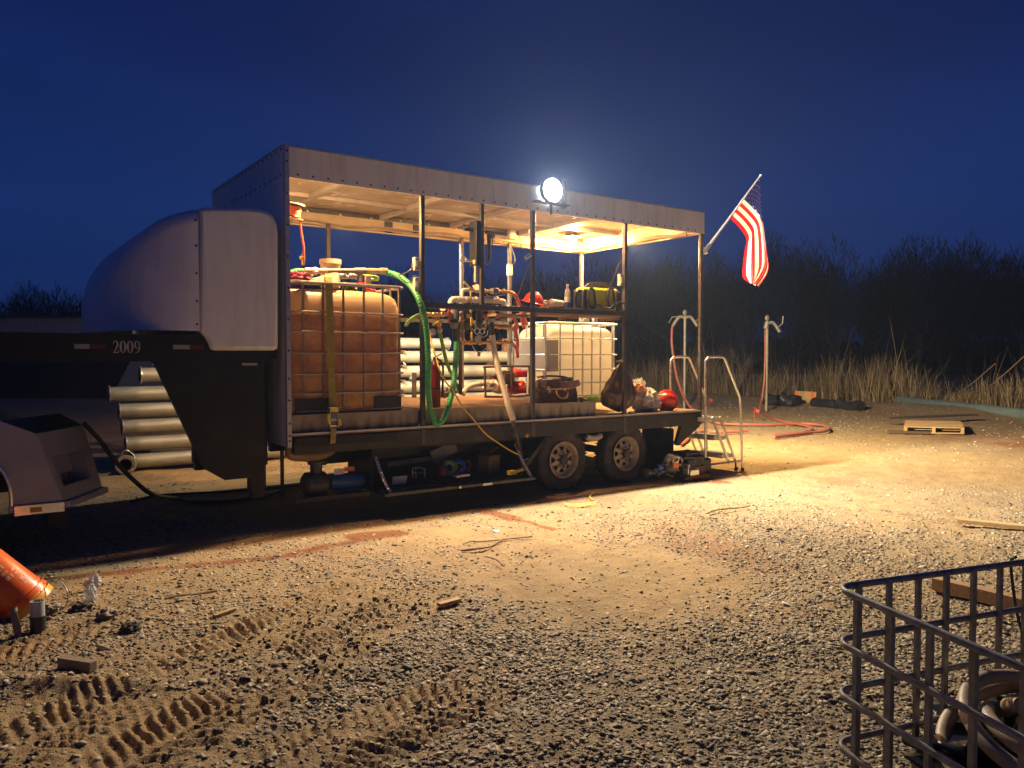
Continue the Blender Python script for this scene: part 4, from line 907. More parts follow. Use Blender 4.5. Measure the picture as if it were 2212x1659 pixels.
tr = t.N('ShaderNodeBsdfTransparent'); ms = t.N('ShaderNodeMixShader'); ms.inputs[0].default_value = .55; t.L(tr.outputs[0], ms.inputs[1]); t.L(t.b.outputs[0], ms.inputs[2]); t.L(ms.outputs[0], t.out.inputs['Surface'])
b = MB(); b.lathe([(0,0),(rr,0),(rr*1.02,.02),(rr,hh*.3),(rr,hh*.72),(rr*.8,hh*.8),(rr*.45,hh*.87),(rr*.42,hh*.93)], c, (0,0,1), 20); b.build('bottle', t.mat, BT)
b = MB(); b.lathe([(rr*1.02,hh*.16),(rr*1.03,hh*.16),(rr*1.03,hh*.4),(rr*1.02,hh*.4)], c, (0,0,1), 20); b.build('label_band', plain('bottle_blue', (.05,.07,.4), .4), BT)
b = MB(); b.lathe([(rr*1.02,hh*.4),(rr*1.03,hh*.4),(rr*1.03,hh*.58),(rr*1.02,hh*.58)], c, (0,0,1), 20); b.build('label_band', M['paper'], BT)
b = MB(); b.cyl(c+V((0,0,hh*.93)), c+V((0,0,hh)), rr*.5, n=14); b.build('cap', M['paper'], BT)
# yellow and black job-site radio
RD = thing('jobsite_radio', s3(1800,1420), 'yellow and black rugged job site radio with roll cage on the shelf', 'radio')
DR = .22
def r3(x, y, d=0.): return px(932.6+.1984*x, 384+.1984*y, DR+d)
p, q = r3(1615,1400), r3(1990,1215); b = MB(); b.box(p.x, q.x, Y0+DR-.085, Y0+DR+.1, 2.19, r3(1800,1205).z); body = b.build('body', M['lemon'], RD, bevel=.03)
for xa, xb in ((r3(1598,0).x, r3(1640,0).x), (r3(1965,0).x, r3(2008,0).x)):
    b = MB(); b.box(xa, xb, Y0+DR-.1, Y0+DR+.11, 2.178, r3(1800,1230).z); b.build('end_guard', M['black_plastic'], RD, bevel=.018)
b = MB(); b.box(r3(1790,0).x, r3(1930,0).x, Y0+DR-.094, Y0+DR-.0855, r3(0,1345).z, r3(0,1225).z); b.build('speaker_panel', M['yellow'], RD, bevel=.012)
b = MB()
for k in range(6): b.box(r3(1655,0).x, r3(1690,0).x, Y0+DR-.091, Y0+DR-.0855, r3(0,1255+k*22).z-.006, r3(0,1255+k*22).z)
b.box(r3(1616,0).x, r3(1648,0).x, Y0+DR-.089, Y0+DR-.0855, r3(0,1370).z, r3(0,1250).z); b.box(r3(1800,0).x, r3(1920,0).x, Y0+DR-.095, Y0+DR-.086, 2.2, 2.225); b.build('vent', M['black_plastic'], RD)
for x in (1750, 1960):
    b = MB(); b.tube(catmull([r3(x-35,1225,-.1), r3(x-40,1320,-.12), r3(x-25,1405,-.1), r3(x+25,1405,-.1), r3(x+25,1300,-.12), r3(x+10,1220,-.11), r3(x-20,1205,-.09)], 4, True), .016, 8, closed=True); b.build('bumper_frame', M['black_plastic'], RD)
b = MB(); b.tube(catmull([r3(1625,1225), r3(1690,1175), r3(1730,1152), r3(1880,1150), r3(1920,1170), r3(1990,1215)], 5), .016, 8); b.tube(catmull([r3(1650,1218), r3(1720,1190), r3(1880,1188), r3(1960,1215)], 5), .012, 8); b.build('carry_handle', M['black_plastic'], RD)
b = MB(); b.tube(catmull([r3(1610,1225,-.03), r3(1575,1250,-.03), r3(1565,1320,-.03), r3(1575,1395,-.03), r3(1620,1405,-.03)], 4), .02, 8); b.tube(catmull([r3(1990,1215,-.02), r3(2035,1250,-.02), r3(2040,1330,-.02), r3(2010,1400,-.02)], 4), .02, 8); b.build('side_bumper', M['black_plastic'], RD)
b = MB(); b.tube(catmull([r3(1800,1370,-.11), r3(1850,1400,-.13), r3(1930,1420,-.2), r3(2000,1370,-.26), r3(2060,1350,-.27), r3(2120,1400,-.27), r3(2125,1455,-.27), r3(2080,1440,-.26), r3(2020,1370,-.26)], 6), .008, 8); b.build('power_cord', M['black_plastic'], RD)
b = MB(); b.box(r3(1830,0).x, r3(1960,0).x, Y0+DR-.1, Y0+DR-.05, 2.172, 2.189); b.build('foot', M['wood'], RD)
b = MB(); q = px(1262, 697, .9); b.obox(px(1262,694,1.), (.16,.05,.1)); b.lathe([(.0,.02),(.04,.02),(.045,0)], px(1262,694,.97), (0,-1,0), 18); tag(b.build('breaker_box', M['grey_body'], bevel=.006), 'small grey box with round dial above the clean tank', 'electrical box')
b = MB(); b.obox(px(1285,697,.98), (.08,.05,.16)); tag(b.build('breaker_box', M['galv'], bevel=.006), 'pale upright box beside the dial box above the clean tank', 'electrical box')
rag('safety_vest', px(1278,860,.9), (.12,.1,.05), M['lime'], 'bright lime vest crumpled on the deck behind the sack', 'vest', 21, .5, 8)
rag('hose_fitting', px(957,849,.5), (.09,.06,.05), M['concrete_tan'], 'tan lump of fittings lying on the platform behind the extinguisher', 'fittings', 23, .6, 9)
# ------------------------------------------------------------------ under the trailer
def u6(x, y, d): return px(576+.2604*x, 877.8+.2604*y, d)
PU = thing('electric_pump', (3.0, Y0+.22, .24), 'electric pump with blue motor on the shelf under the trailer', 'pump')
ca, cb = u6(520,625,.25), u6(785,612,.25); b = MB(); b.cyl(ca, cb, .085, n=24); b.cyl(cb, cb+V((.05,0,0)), .07, n=24); b.obox((ca+cb)/2+V((0,0,-.1)), (.2,.12,.04)); b.build('motor', M['blue_motor'], PU)
b = MB(); b.lathe([(0,.12),(.09,.12),(.12,.09),(.125,0),(.12,-.1),(.09,-.13),(0,-.13)], u6(405,640,.25), (1,0,0), 26); b.cyl(u6(410,600,.25), u6(410,470,.25), .06); b.cyl(u6(410,480,.25), u6(410,455,.25), .085); b.ell(u6(470,465,.25), (.05,.04,.03)); b.build('pump_casing', plain('casing', (.085,.08,.078), .5, .3), PU)
b = MB(); b.box(u6(555,0,.16).x, u6(640,0,.16).x, Y0+.155, Y0+.162, u6(0,620,.16).z, u6(0,570,.16).z); b.build('sticker', M['paper'], PU)
b = MB(); b.box(u6(641,0,.16).x, u6(722,0,.16).x, Y0+.155, Y0+.162, u6(0,600,.16).z, u6(0,560,.16).z); b.build('sticker', M['sticker_orange'], PU)
b = MB(); b.tube(catmull([u6(190,340,.15), u6(200,400,.15), u6(250,415,.15), u6(350,415,.17), u6(450,405,.2), u6(520,370,.25), u6(560,330,.3)], 6), .05, 14); b.cyl(u6(325,415,.165), u6(345,415,.168), .056); tag(b.build('drain_pipe', plain('tan_pipe', (.3,.19,.1), .45, dirt=(.12,.07,.04))), 'tan curved drain pipe under the front corner of the trailer', 'pipe')
def inlocker(nm, mb, m, label, cat, **k): return tag(mb.build(nm, m, **k), label, cat)
b = MB(); c = u6(1845,475,.35); b.obox(c, (.2,.18,.2), ax=(1,.25,0)); bx = b.build('cardboard_box', M['cardboard'], bevel=.004); tag(bx, 'small brown cardboard box inside the open tool locker', 'box')
b = MB(); b.prism([c+V((-.1,-.08,.105)), c+V((-.08,-.08,.112)), c+V((.09,-.05,.2)), c+V((.1,-.05,.19))], (0,.16,0)); b.build('flap', M['cardboard'], bx)
b = MB(); b.obox(u6(1470,375,.4), (.34,.02,.14), ax=(1,0,.35)); inlocker('sign_panel', b, plain('grey_sheet', (.2,.19,.22), .6), 'pale grey sheet leaning at the back of the tool locker', 'panel')
b = MB(); b.bar(u6(990,480,.45), u6(1480,415,.45), .05, .05); inlocker('steel_channel', b, plain('chan', (.1,.1,.11), .5), 'long grey metal channel lying in the tool locker', 'channel')
for i, (x, y, r, m, l) in enumerate(((1520,510,.085,'pale_green','roll of yellow green tape standing in the tool locker'), (1600,500,.075,'blue_plastic','blue and white roll standing in the tool locker'))):
    b = MB(); b.lathe([(r*.55,-.03),(r,-.03),(r,.03),(r*.55,.03),(r*.55,-.03)], u6(x,y,.2), V((-.7,-.7,.1)), 26); o = inlocker('tape_roll', b, M[m], l, 'tape roll')
    b = MB(); b.lathe([(r*.5,-.032),(r*.62,-.032),(r*.62,.032),(r*.5,.032)], u6(x,y,.2), V((-.7,-.7,.1)), 26); b.build('core', M['paper'], o)
b = MB(); b.obox(u6(1102,612,.1), (.17,.012,.09), ax=(1,0,0), up=(0,-.3,1)); o = inlocker('instruction_card', b, M['paper'], 'white printed card propped at the front of the tool locker', 'card')
b = MB(); b.tube(catmull([u6(1215,600,.2), u6(1215,515,.2), u6(1305,520,.2), u6(1310,590,.2)], 4), .007, 6); b.tube([u6(1215,550,.2), u6(1312,555,.2)], .006, 6); b.tube(catmull([u6(1240,600,.25), u6(1240,515,.25), u6(1320,520,.25)], 3), .006, 6); inlocker('wire_rack', b, M['galv'], 'small bent wire rack standing in the tool locker', 'rack')
b = MB(); b.lathe([(.0,0),(.06,0),(.065,.05),(.045,.09),(0,.1)], u6(1450,570,.15), (0,0,1), 18); b.cyl(u6(1440,490,.2), u6(1440,530,.2), .04); inlocker('grease_tub', b, M['dark_red'], 'small dark red tub beside the tape rolls', 'tub')
b = MB(); b.tube(catmull([u6(1560,560,.1), u6(1620,500,.14), u6(1660,450,.2), u6(1690,480,.2), u6(1660,540,.15), u6(1690,548,.1)], 6), .012, 8); inlocker('red_lead', b, M['dark_red'], 'tangled dark red lead beside the blue roll', 'cable')
b = MB(); b.obox(u6(1620,575,-.08), (.18,.06,.02), ax=(1,.1,0)); inlocker('tube_tray', b, M['paper'], 'flat white tray on the folded locker lid', 'tray')
b = MB(); b.obox(u6(2035,548,-.1), (.1,.06,.05), ax=(1,.2,0)); b.cyl(u6(2060,545,-.1), u6(2130,520,-.1), .02); inlocker('yellow_plug', b, M['cord_yellow'], 'yellow plug lying at the end of the locker lid', 'plug')
# ------------------------------------------------------------------ portable engine pump on the ground by the rear wheel
GP = thing('portable_pump', (7.95, 7.02, 0), 'black portable engine pump with blue lever valve on the ground by the wheels', 'pump')
DP = -.22
def g7(x, y, d=0.): return px(1371.5+.1116*x, 932.6+.1116*y, DP+d)
b = MB(); ax = V((-.9,-.42,.05)).normalized(); b.lathe([(0,.11),(.04,.11),(.07,.09),(.1,.05),(.115,0),(.1,-.05),(.07,-.08)], g7(680,690), ax, 28); b.cyl(g7(610,720), g7(560,735), .05); b.build('pump_housing', M['canister'], GP)
b = MB(); b.tube(catmull([g7(640,600), g7(635,530), g7(670,480), g7(740,505,-.06), g7(785,540,-.1)], 4), .042, 14); b.cyl(g7(770,530,-.09), g7(800,552,-.12), .05, n=16); b.cyl(g7(600,590), g7(690,570), .05); b.build('outlet_elbow', M['alum'], GP)
b = MB(); b.cyl(g7(800,552,-.121), g7(802,554,-.123), .04); b.build('outlet_mouth', M['black_plastic'], GP)
b = MB(); b.tube(catmull([g7(740,455), g7(840,480), g7(905,530), g7(915,640), g7(900,690)], 5), .018, 8); b.build('frame', M['galv'], GP)
b = MB(); b.cyl(g7(220,790), g7(270,790), .05); b.cyl(g7(270,790), g7(400,800), .03); b.cyl(g7(400,800), g7(450,805), .05); b.ell(g7(420,760), (.04,.04,.04)); b.cyl(g7(450,780), g7(590,760), .035); b.cyl(g7(215,790), g7(222,790), .055); b.build('inlet_valve', M['gun'], GP)
b = MB(); b.bar(g7(465,640,-.05), g7(525,770,-.05), .04, .012); b.bar(g7(445,720,-.05), g7(545,690,-.05), .035, .012); b.build('valve_lever', M['blue_plastic'], GP)
b = MB(); b.obox(g7(1090,540), (.27,.24,.13)); b.obox(g7(1100,590,-.05), (.26,.14,.12)); b.build('engine', M['black_plastic'], GP, bevel=.02)
b = MB(); b.obox(g7(1010,420,.05), (.3,.24,.07)); b.cyl(g7(1015,395,.05), g7(1015,350,.05), .04); b.build('fuel_tank', M['black_plastic'], GP, bevel=.02)
b = MB(); b.obox(g7(1290,640,.08), (.2,.2,.2)); b.build('muffler', M['black_plastic'], GP, bevel=.03)
b = MB(); b.cyl(g7(1160,570,-.125), g7(1165,572,-.14), .026); b.obox(g7(1050,505,-.12), (.2,.01,.015)); b.build('air_filter_knob', M['gun'], GP)
b = MB(); b.obox(g7(1100,790,-.1), (.17,.12,.1)); b.obox(g7(1000,740,-.08), (.04,.1,.16)); b.obox(g7(1185,750,-.12), (.07,.04,.08)); b.build('carburettor', M['alum'], GP, bevel=.012)
b = MB(); b.obox(g7(790,640,-.1), (.1,.02,.08)); b.build('warning_label', M['sticker_orange'], GP)
b = MB(); b.obox(V((7.95,7.03,.06)), (.42,.3,.02)); b.obox(V((7.95,7.03,.12)), (.3,.2,.12)); b.bar(V((7.7,6.93,.03)), V((8.2,6.93,.03)), .03, .03); b.bar(V((7.7,7.13,.03)), V((8.2,7.13,.03)), .03, .03); b.build('base_frame', M['rust'], GP)
b = MB(); b.bar(g7(610,770), g7(850,750), .012, .012); b.tube(catmull([g7(610,820,-.06), g7(680,850,-.06), g7(750,880,-.06)], 3), .007, 6); b.build('support_rod', M['galv'], GP)
# ------------------------------------------------------------------ rolling step ladder
tread_m = plain('tread_metal', (.6,.6,.58), .38, .25, .1, 30)
LD = thing('step_ladder', (8.72, 7.42, 0), 'silver rolling step ladder with handrails at the trailer rear', 'step ladder')
YA, YB = 7.1, 7.74
for yy in (YA, YB):
    b = MB(); b.tube(catmull([(8.31,yy,.03), (8.31,yy,.8), (8.305,yy,1.52), (8.33,yy,1.6), (8.39,yy,1.635), (8.6,yy,1.64), (8.69,yy,1.62), (8.74,yy,1.55), (9.0,yy,1.13), (9.035,yy,1.06), (9.06,yy,.9), (9.11,yy,.03)], 4), .017, 10); b.build('handrail', M['alum'], LD)
    for X in (8.31, 9.115):
        b = MB(); b.cyl((X,yy,0.004), (X,yy,.05), .024); b.build('rubber_foot', M['black_plastic'], LD)
    b = MB(); b.tube([(8.32,yy+.0,.15), (9.1,yy,.15)], .014, 8); b.build('base_bar', M['alum'], LD)
    for X in (8.4, 9.0):
        b = MB(); b.cyl((X,yy+.03,.15), (X,yy+.03,.06), .012); b.lathe([(0,-.012),(.032,-.012),(.032,.012),(0,.012)], (X+.01,yy+.03,.036), (0,1,.3), 16); b.build('caster', M['black_plastic'], LD)
    for dx in (0, .16):
        b = MB(); b.bar((8.5+dx, yy+(.045 if yy == YA else -.045), .8), (8.88+dx*.9, yy+(.045 if yy == YA else -.045), .12), .04, .012, up=(0,1,0)); b.build('stringer', M['alum'], LD)
for X0, X1, z in ((8.36, 8.67, .8), (8.56, 8.80, .53), (8.72, 8.98, .265)):
    b = MB(); b.box(X0, X1, YA+.055, YB-.055, z-.012, z); b.box(X1-.004, X1+.002, YA+.055, YB-.055, z-.06, z-.0005); b.box(X0, X0+.006, YA+.055, YB-.055, z-.06, z-.0125); b.box(X0+.0065, X1-.0045, YA+.055, YA+.06, z-.06, z-.0125)
    n = int((YB-YA-.12)/.032)
    for k in range(n):
        for r_ in range(5): b.lathe([(.009,0),(.007,.006),(0,.006)], (X0+.03+(X1-X0-.06)*r_/4, YA+.075+k*.032, z), (0,0,1), 6)
    b.build('tread', tread_m, LD)
b = MB(); b.bar((8.05, YB-.1, .62), (8.4, YB-.1, .05), .035, .02, up=(0,1,0)); tag(b.build('stay_bar', M['galv']), 'slanting metal stay bar between trailer rear and the ladder foot', 'bar')
# ------------------------------------------------------------------ flag
FG = thing('flag', aY(1524, 541, 7.25), 'stars and stripes flag drooping from a slanted white pole at the rear post', 'flag')
pb, ptp, plow = aY(1524,541,7.25), aY(1643,379,7.22), aY(1577,475,7.232)
b = MB(); b.tube([pb, ptp], [.02,.011], 12); b.ell(ptp, (.018,)*3, 10, 8); b.build('pole', M['pvc_white'], FG)
b = MB(); b.cyl(pb-(ptp-pb).normalized()*.02, pb+(ptp-pb).normalized()*.12, .03); b.obox(V((XR+.004, 7.262, pb.z)), (.012,.07,.1)); b.build('pole_socket', M['galv'], FG)
fold = [catmull([V((x,y,0)) for x,y in P_], 10) for P_ in (
    ((1642,381),(1643,420),(1645,460),(1650,500),(1655,545),(1657,585),(1637,618)),
    ((1605,429),(1626,450),(1641,468),(1649,490),(1653,530),(1651,575),(1627,614)),
    ((1577,472),(1596,490),(1613,516),(1610,538),(1606,572),(1606,598),(1619,610)))]
NU, NV = 39, 48
def samp(c, t): s = t*(len(c)-1); i = min(int(s), len(c)-2); return c[i].lerp(c[i+1], s-i)
def flagpt(u, v):
    a_, m0_, b_ = (samp(c_, v) for c_ in fold); m_ = a_.lerp(m0_, u/.54) if u < .54 else m0_.lerp(b_, (u-.54)/.46)
    k = v**1.2
    dy = .10*k*math.sin(u*11+v*2.5)+.05*k*math.sin(u*21+1)+.02*math.sin(v*9+u*4)
    base = 7.232-.012*u
    return aY(m_.x+2*k*math.sin(u*9+1.5), m_.y, base+dy-.06*k)
fm = [plain('flag_red', (.62,.012,.02), .75, var=.06), plain('flag_white', (.78,.76,.74), .75, var=.04), plain('flag_blue', (.012,.014,.1), .75, var=.08)]
for m_ in fm:
    nt = m_.node_tree; bs = nt.nodes['Principled BSDF']; tr = nt.nodes.new('ShaderNodeBsdfTranslucent'); ms = nt.nodes.new('ShaderNodeMixShader'); ms.inputs[0].default_value = .3
    src = bs.inputs['Base Color'].links[0].from_socket; nt.links.new(src, tr.inputs['Color']); nt.links.new(bs.outputs[0], ms.inputs[1]); nt.links.new(tr.outputs[0], ms.inputs[2]); nt.links.new(ms.outputs[0], nt.nodes['Material Output'].inputs['Surface'])
b = MB(); b.grid(flagpt, NU, NV); b.m = [(2 if (i < 21 and j < NV*.4) else (0 if (i//3) % 2 == 0 else 1)) for j in range(NV) for i in range(NU)]
b.cur = 1
for r_ in range(9):
    for c_ in range(6 if r_ % 2 == 0 else 5):
        u = (r_+.9)*21/39/9.8; v = .4*((c_*2+(1 if r_ % 2 == 0 else 2))/12.3)
        p = flagpt(u, v); du = flagpt(u+.01, v)-p; dv = flagpt(u, v+.01)-p; nn = du.cross(dv).normalized(); du.normalize(); dv = nn.cross(du)
        for s in (-1, 1): b.add([p+nn*(.003*s)+(du*math.cos(w)+dv*math.sin(w))*(.016 if k % 2 == 0 else .0065) for k, w in enumerate(np.linspace(0, 2*math.pi, 11)[:-1])], [tuple(range(10))])
fl = b.build('cloth', fm, FG, smooth=80)
# ------------------------------------------------------------------ pipe stack behind the trailer
t = NT('pipe_alum'); oc = t.coord(); n = t.noise(3.5, 6, .65, t.mapping(oc, (.7,3,3)))
t.L(t.ramp(n, [(.3, (.17,.17,.145)), (.7, (.3,.3,.265))]), t.b.inputs['Base Color']); t.b.inputs['Roughness'].default_value = .5; t.b.inputs['Metallic'].default_value = .25; M['pipe_alum'] = t.mat
rows = [(.14,285,4.2),(.39,269,8.6),(.64,262,9.3),(.87,256,9.0),(1.11,235,9.55),(1.38,303,9.62),(1.64,330,9.6),(1.88,420,7.4)]
words = ['lowest', 'second lowest', 'third from the ground', 'fourth from the ground', 'fifth from the ground', 'sixth from the ground', 'second from the top', 'topmost']
for i, ((z, lx, xr), wd) in enumerate(zip(rows, words)):
    Yp = 12.2 if i < 7 else 12.5
    xl = aY(lx, 860, Yp).x
    P = thing('irrigation_pipe', ((xl+xr)/2, Yp, z-.105), 'long grey flanged pipe, %s in the stack behind the trailer' % wd, 'pipe', 'grey pipes stacked behind the trailer')
    b = MB(); b.lathe([(.096, .02), (.105, 0), (.105, xr-xl), (.096, xr-xl-.02)], (xl, Yp, z), (1,0,0), 24); b.lathe([(.0, .5), (.096, .5), (.096, .01)], (xl, Yp, z), (1,0,0), 24); b.build('tube', M['pipe_alum'], P)
    b = MB(); b.lathe([(.1,-.004),(.128,-.004),(.128,.012),(.1055,.012)], (xl, Yp, z), (1,0,0), 24); b.build('flange', M['galv'], P)
    b = MB(); b.lathe([(.1055,-.012),(.128,-.012),(.128,.004),(.1,.004)], (xr, Yp, z), (1,0,0), 24); b.build('flange', M['galv'], P)
    b = MB()
    for k in range(3):
        X = xl+.9+k*2.6+(i*.37) % 1
        if X < xr-.2: b.obox((X, Yp-.09, z-.11), (.07,.05,.05)); b.tube([(X+.3, Yp-.1, z-.1), (X+.33, Yp-.13, z-.13), (X+.36, Yp-.1, z-.17)], .008, 6)
    b.build('coupling_latch', M['galv'], P)
for X in (3.2, 6.2, 8.6):
    b = MB(); b.box(X, X+.09, 12.36, 12.44, 0, 2.0); b.box(X, X+.09, 12.9, 12.98, 0, 2.0)
    for z in (.26, .51, .75, .99, 1.24, 1.5, 1.75): b.box(X+.005, X+.085, 12.02, 12.9, z-.015, z+.003)
    tag(b.build('pipe_rack', M['rust']), 'rusty steel rack frame holding the grey pipes, %s' % {3.2:'behind the brown tank',6.2:'behind the valve manifold',8.6:'at the far end behind the clean tank'}[X], 'rack', 'rack frames holding the pipes')
EPp = thing('flanged_pipe', aZ(270, 1024), 'tan flanged pipe end lying on the ground facing the camera', 'pipe')
c = aZ(272, 1024)+V((0,0,.13)); ax = V((-.35,-1,0)).normalized()
b = MB(); b.lathe([(.085,0),(.1,0),(.1,-1.4),(.085,-1.4),(.085,0)], c, ax, 28); b.lathe([(0,-.5),(.084,-.5)], c, ax, 28); b.build('tube', M['rust'], EPp)
b = MB(); b.lathe([(.085,.0),(.085,.016),(.135,.016),(.137,0),(.1,0)], c, ax, 28); a, s = frame_of(ax)
for k in range(8): w = 2*math.pi*k/8; q = c+a*.115*math.cos(w)+s*.115*math.sin(w); b.cyl(q+ax*.016, q+ax*.024, .011, n=6)
b.build('flange', M['concrete_tan'], EPp)
b = MB(); b.tube(catmull([c+V((-.06,-.02,.1)), c+V((-.04,-.02,.19)), c+V((.03,-.02,.2)), c+V((.1,-.02,.13))], 5), .006, 6); b.build('wire_loop', M['galv'], EPp)
# ------------------------------------------------------------------ truck
TK = thing('utility_truck', (-1.5, 8.4, 0), 'grey flatbed truck rear corner under the black gooseneck', 'truck')
YT = 7.3
side = [(-3.2,1.14),(.234,1.136),(.474,1.02),(.66,.45),(.66,.4),(.30,.4),(.285,.62),(.21,.78),(.05,.88),(-.3,.92),(-.65,.88),(-.9,.7),(-.95,.4),(-3.2,.4)]
# skirt: side plate, angled rear panel with a recessed rectangular opening
b = MB(); b.prism([(x, YT, z) for x, z in side], (0,.02,0)); skirt = b.build('side_skirt', M['truck_paint'], TK, bevel=.006)
pA, pB = V((.474,YT,1.02)), V((.66,YT,.45)); pC, pD = V((.885,7.98,1.02)), V((1.02,7.9,.45))
def rp(u, v, d=0.):
    q = pA.lerp(pC, u).lerp(pB.lerp(pD, u), v); n = (pC-pA).cross(pB-pA).normalized()
    if n.x < 0: n = -n
    return q+n*d
us, vs_ = [0, .12, .80, 1], [0, .36, .80, 1]
b = MB()
for i in range(3):
    for j in range(3):
        if i == 1 and j == 1: continue
        p = [rp(us[i],vs_[j]), rp(us[i+1],vs_[j]), rp(us[i+1],vs_[j+1]), rp(us[i],vs_[j+1])]; b.add(p, [(0,1,2,3)])
r_ = [(.12,.36),(.80,.36),(.80,.80),(.12,.80)]
for k in range(4): (u, v), (u2, v2) = r_[k], r_[(k+1) % 4]; b.add([rp(u,v), rp(u2,v2), rp(u2,v2,-.13), rp(u,v,-.13)], [(0,1,2,3)])
b.add([rp(u, v, -.13) for u, v in r_], [(0,1,2,3)])
rpn = b.build('rear_panel', M['truck_paint'], TK, smooth=0)
b = MB(); b.add([rp(.5,.62,-.1295+.003), rp(.79,.62,-.1265), rp(.79,.79,-.1265), rp(.5,.79,-.1265)], [(0,1,2,3)]); b.build('tail_light', plain('dim_red_lens', (.16,.07,.05), .3), rpn)
b = MB(); b.prism([(-3.2,YT+.021,1.14),(.234,YT+.021,1.136),(.474,YT+.021,1.02)] and [V((-3.2,YT+.02,1.139)), V((.23,YT+.02,1.139)), V((.23,9.6,1.139)), V((-3.2,9.6,1.139))], (0,0,-.05)); b.prism([V((.232,YT+.021,1.135)), V((.473,YT+.021,1.019)), V((.882,7.98,1.019)), V((.7,8.0,1.135))], (0,0,-.02)); b.build('bed_deck', M['black_steel'], TK)
b = MB(); b.prism([V((.27,YT-.03,.40)), V((.70,YT-.03,.40)), V((1.07,7.88,.40)), V((1.0,7.95,.40)), V((.5,7.95,.40))], (0,0,.055)); bp = b.build('bumper', M['truck_paint'], TK, bevel=.008)
b = MB(); b.box(.315, .66, YT-.036, YT-.0305, .375, .45); b.build('trim_strip', M['chrome'], bp)
b = MB(); b.box(.42, .50, YT-.041, YT-.0365, .39, .43); b.build('side_marker', M['amber'], bp)
b = MB(); b.box(.56, .70, 7.5, 7.95, .2, .395); b.box(-3, .6, 8.1, 8.2, .45, .75); b.box(-3, .6, 9.0, 9.1, .45, .75); b.box(-1.8, -1.4, 8.35, 8.8, 1.0, 1.139); b.box(.45,.62,8.05,9.2,.4,.6); b.build('chassis', M['black_steel'], TK)
b = MB(); b.prism([(x, 9.6, z) for x, z in side], (0,-.02,0)); b.build('side_skirt', M['truck_paint'], TK)
b = MB(); b.box(-3.25, -3.2, YT, 9.6, .5, 2.0); b.build('headboard', M['black_steel'], TK)
b = MB(); b.box(-5.6, -3.4, YT+.15, 9.45, .6, 1.35); b.prism([(-5.5,YT+.25,1.35),(-3.4,YT+.25,1.35),(-3.5,YT+.35,2.05),(-5.0,YT+.35,2.05)], (0,1.9,0)); b.build('cab', M['truck_paint'], TK, bevel=.03)
for yy, sg in ((YT+.16,-1), (9.44,1)):
    for dX in (-.33, -4.6):
        c = V((dX, yy, .40)); ax = V((0,sg,0)); b = MB(); b.lathe([(.22,-.1),(.34,-.11),(.385,-.07),(.395,0),(.385,.07),(.34,.1),(.22,.09),(.2,.02),(0,.02)], c, ax, 36); o = b.build('wheel', M['rubber'], TK)
        b = MB(); b.lathe([(.215,.08),(.2,.06),(.1,.05),(.08,.09),(0,.09)], c, ax, 28); b.build('rim', M['gun'], o)
b = MB(); b.tube(catmull([(.295,YT-.012,.4),(.285,YT-.012,.62),(.21,YT-.012,.79),(.05,YT-.012,.892),(-.3,YT-.012,.932),(-.66,YT-.012,.892),(-.92,YT-.012,.7),(-.96,YT-.012,.4)], 5), .014, 8); b.build('wheel_arch_trim', M['chrome'], TK)
# power cable from the truck to the ground
p0 = V((1.0, 8.2, 1.05))
tag((lambda b: b.build('black_cable', M['black_plastic']))((lambda b: (b.tube(catmull([aY(182,915,8.0), aY(215,950,8.1), aY(240,985,8.1), aY(262,1010,8.15), aY(295,1043,8.2), aY(330,1068,8.2), aZ(375,1082)+V((0,0,.03)), aZ(430,1088)+V((0,0,.02)), aZ(500,1086)+V((0,0,.02)), aZ(555,1078)+V((0,0,.02)), aZ(610,1062)+V((0,0,.02))], 6), .022, 10), b)[1])(MB())), 'thick black cable drooping from the truck to the ground under the trailer', 'cable')
tag((lambda b: b.build('black_cable', M['rubber']))((lambda b: (b.tube(catmull([aZ(282,1086)+V((0,0,.015)), aZ(340,1073)+V((0,0,.015)), aZ(420,1068)+V((0,0,.015)), aZ(520,1063)+V((0,0,.015)), aZ(640,1052)+V((0,0,.015)), aZ(760,1040)+V((0,0,.015))], 6), .014, 8), b)[1])(MB())), 'thin dark cable lying straight along the ground under the gooseneck', 'cable')
# ------------------------------------------------------------------ orange buckets on a stake, pipe stub
BK = thing('bucket', ground_at(-3.62, 5.2), 'orange bucket tipped over a yellow one on a short stake', 'bucket')
ax = V(CR*.57-V((0,0,.76))+FH*.28).normalized(); mouth = ground_at(-3.19, 4.9, .135)
b = MB(); b.lathe([(0,-.3),(.118,-.3),(.128,-.29),(.15,.02),(.154,.02),(.154,.035),(.15,.035),(.150,.05),(.163,.05),(.165,.085),(.158,.085),(.147,.05),(.125,-.27),(0,-.27)], mouth, ax, 44); b.build('bucket', M['orange_plastic'], BK, smooth=45)
b = MB(); b.lathe([(.135,.0),(.1455,.055),(.148,.1),(.164,.1),(.166,.14),(.158,.142),(.142,.1),(.13,.0)], mouth, ax, 44); b.build('inner_bucket', M['bucket_yellow'], BK, smooth=45)
a, s = frame_of(ax)
def bk(w, z, r): return mouth+ax*z+a*(r*math.cos(w))+s*(r*math.sin(w))
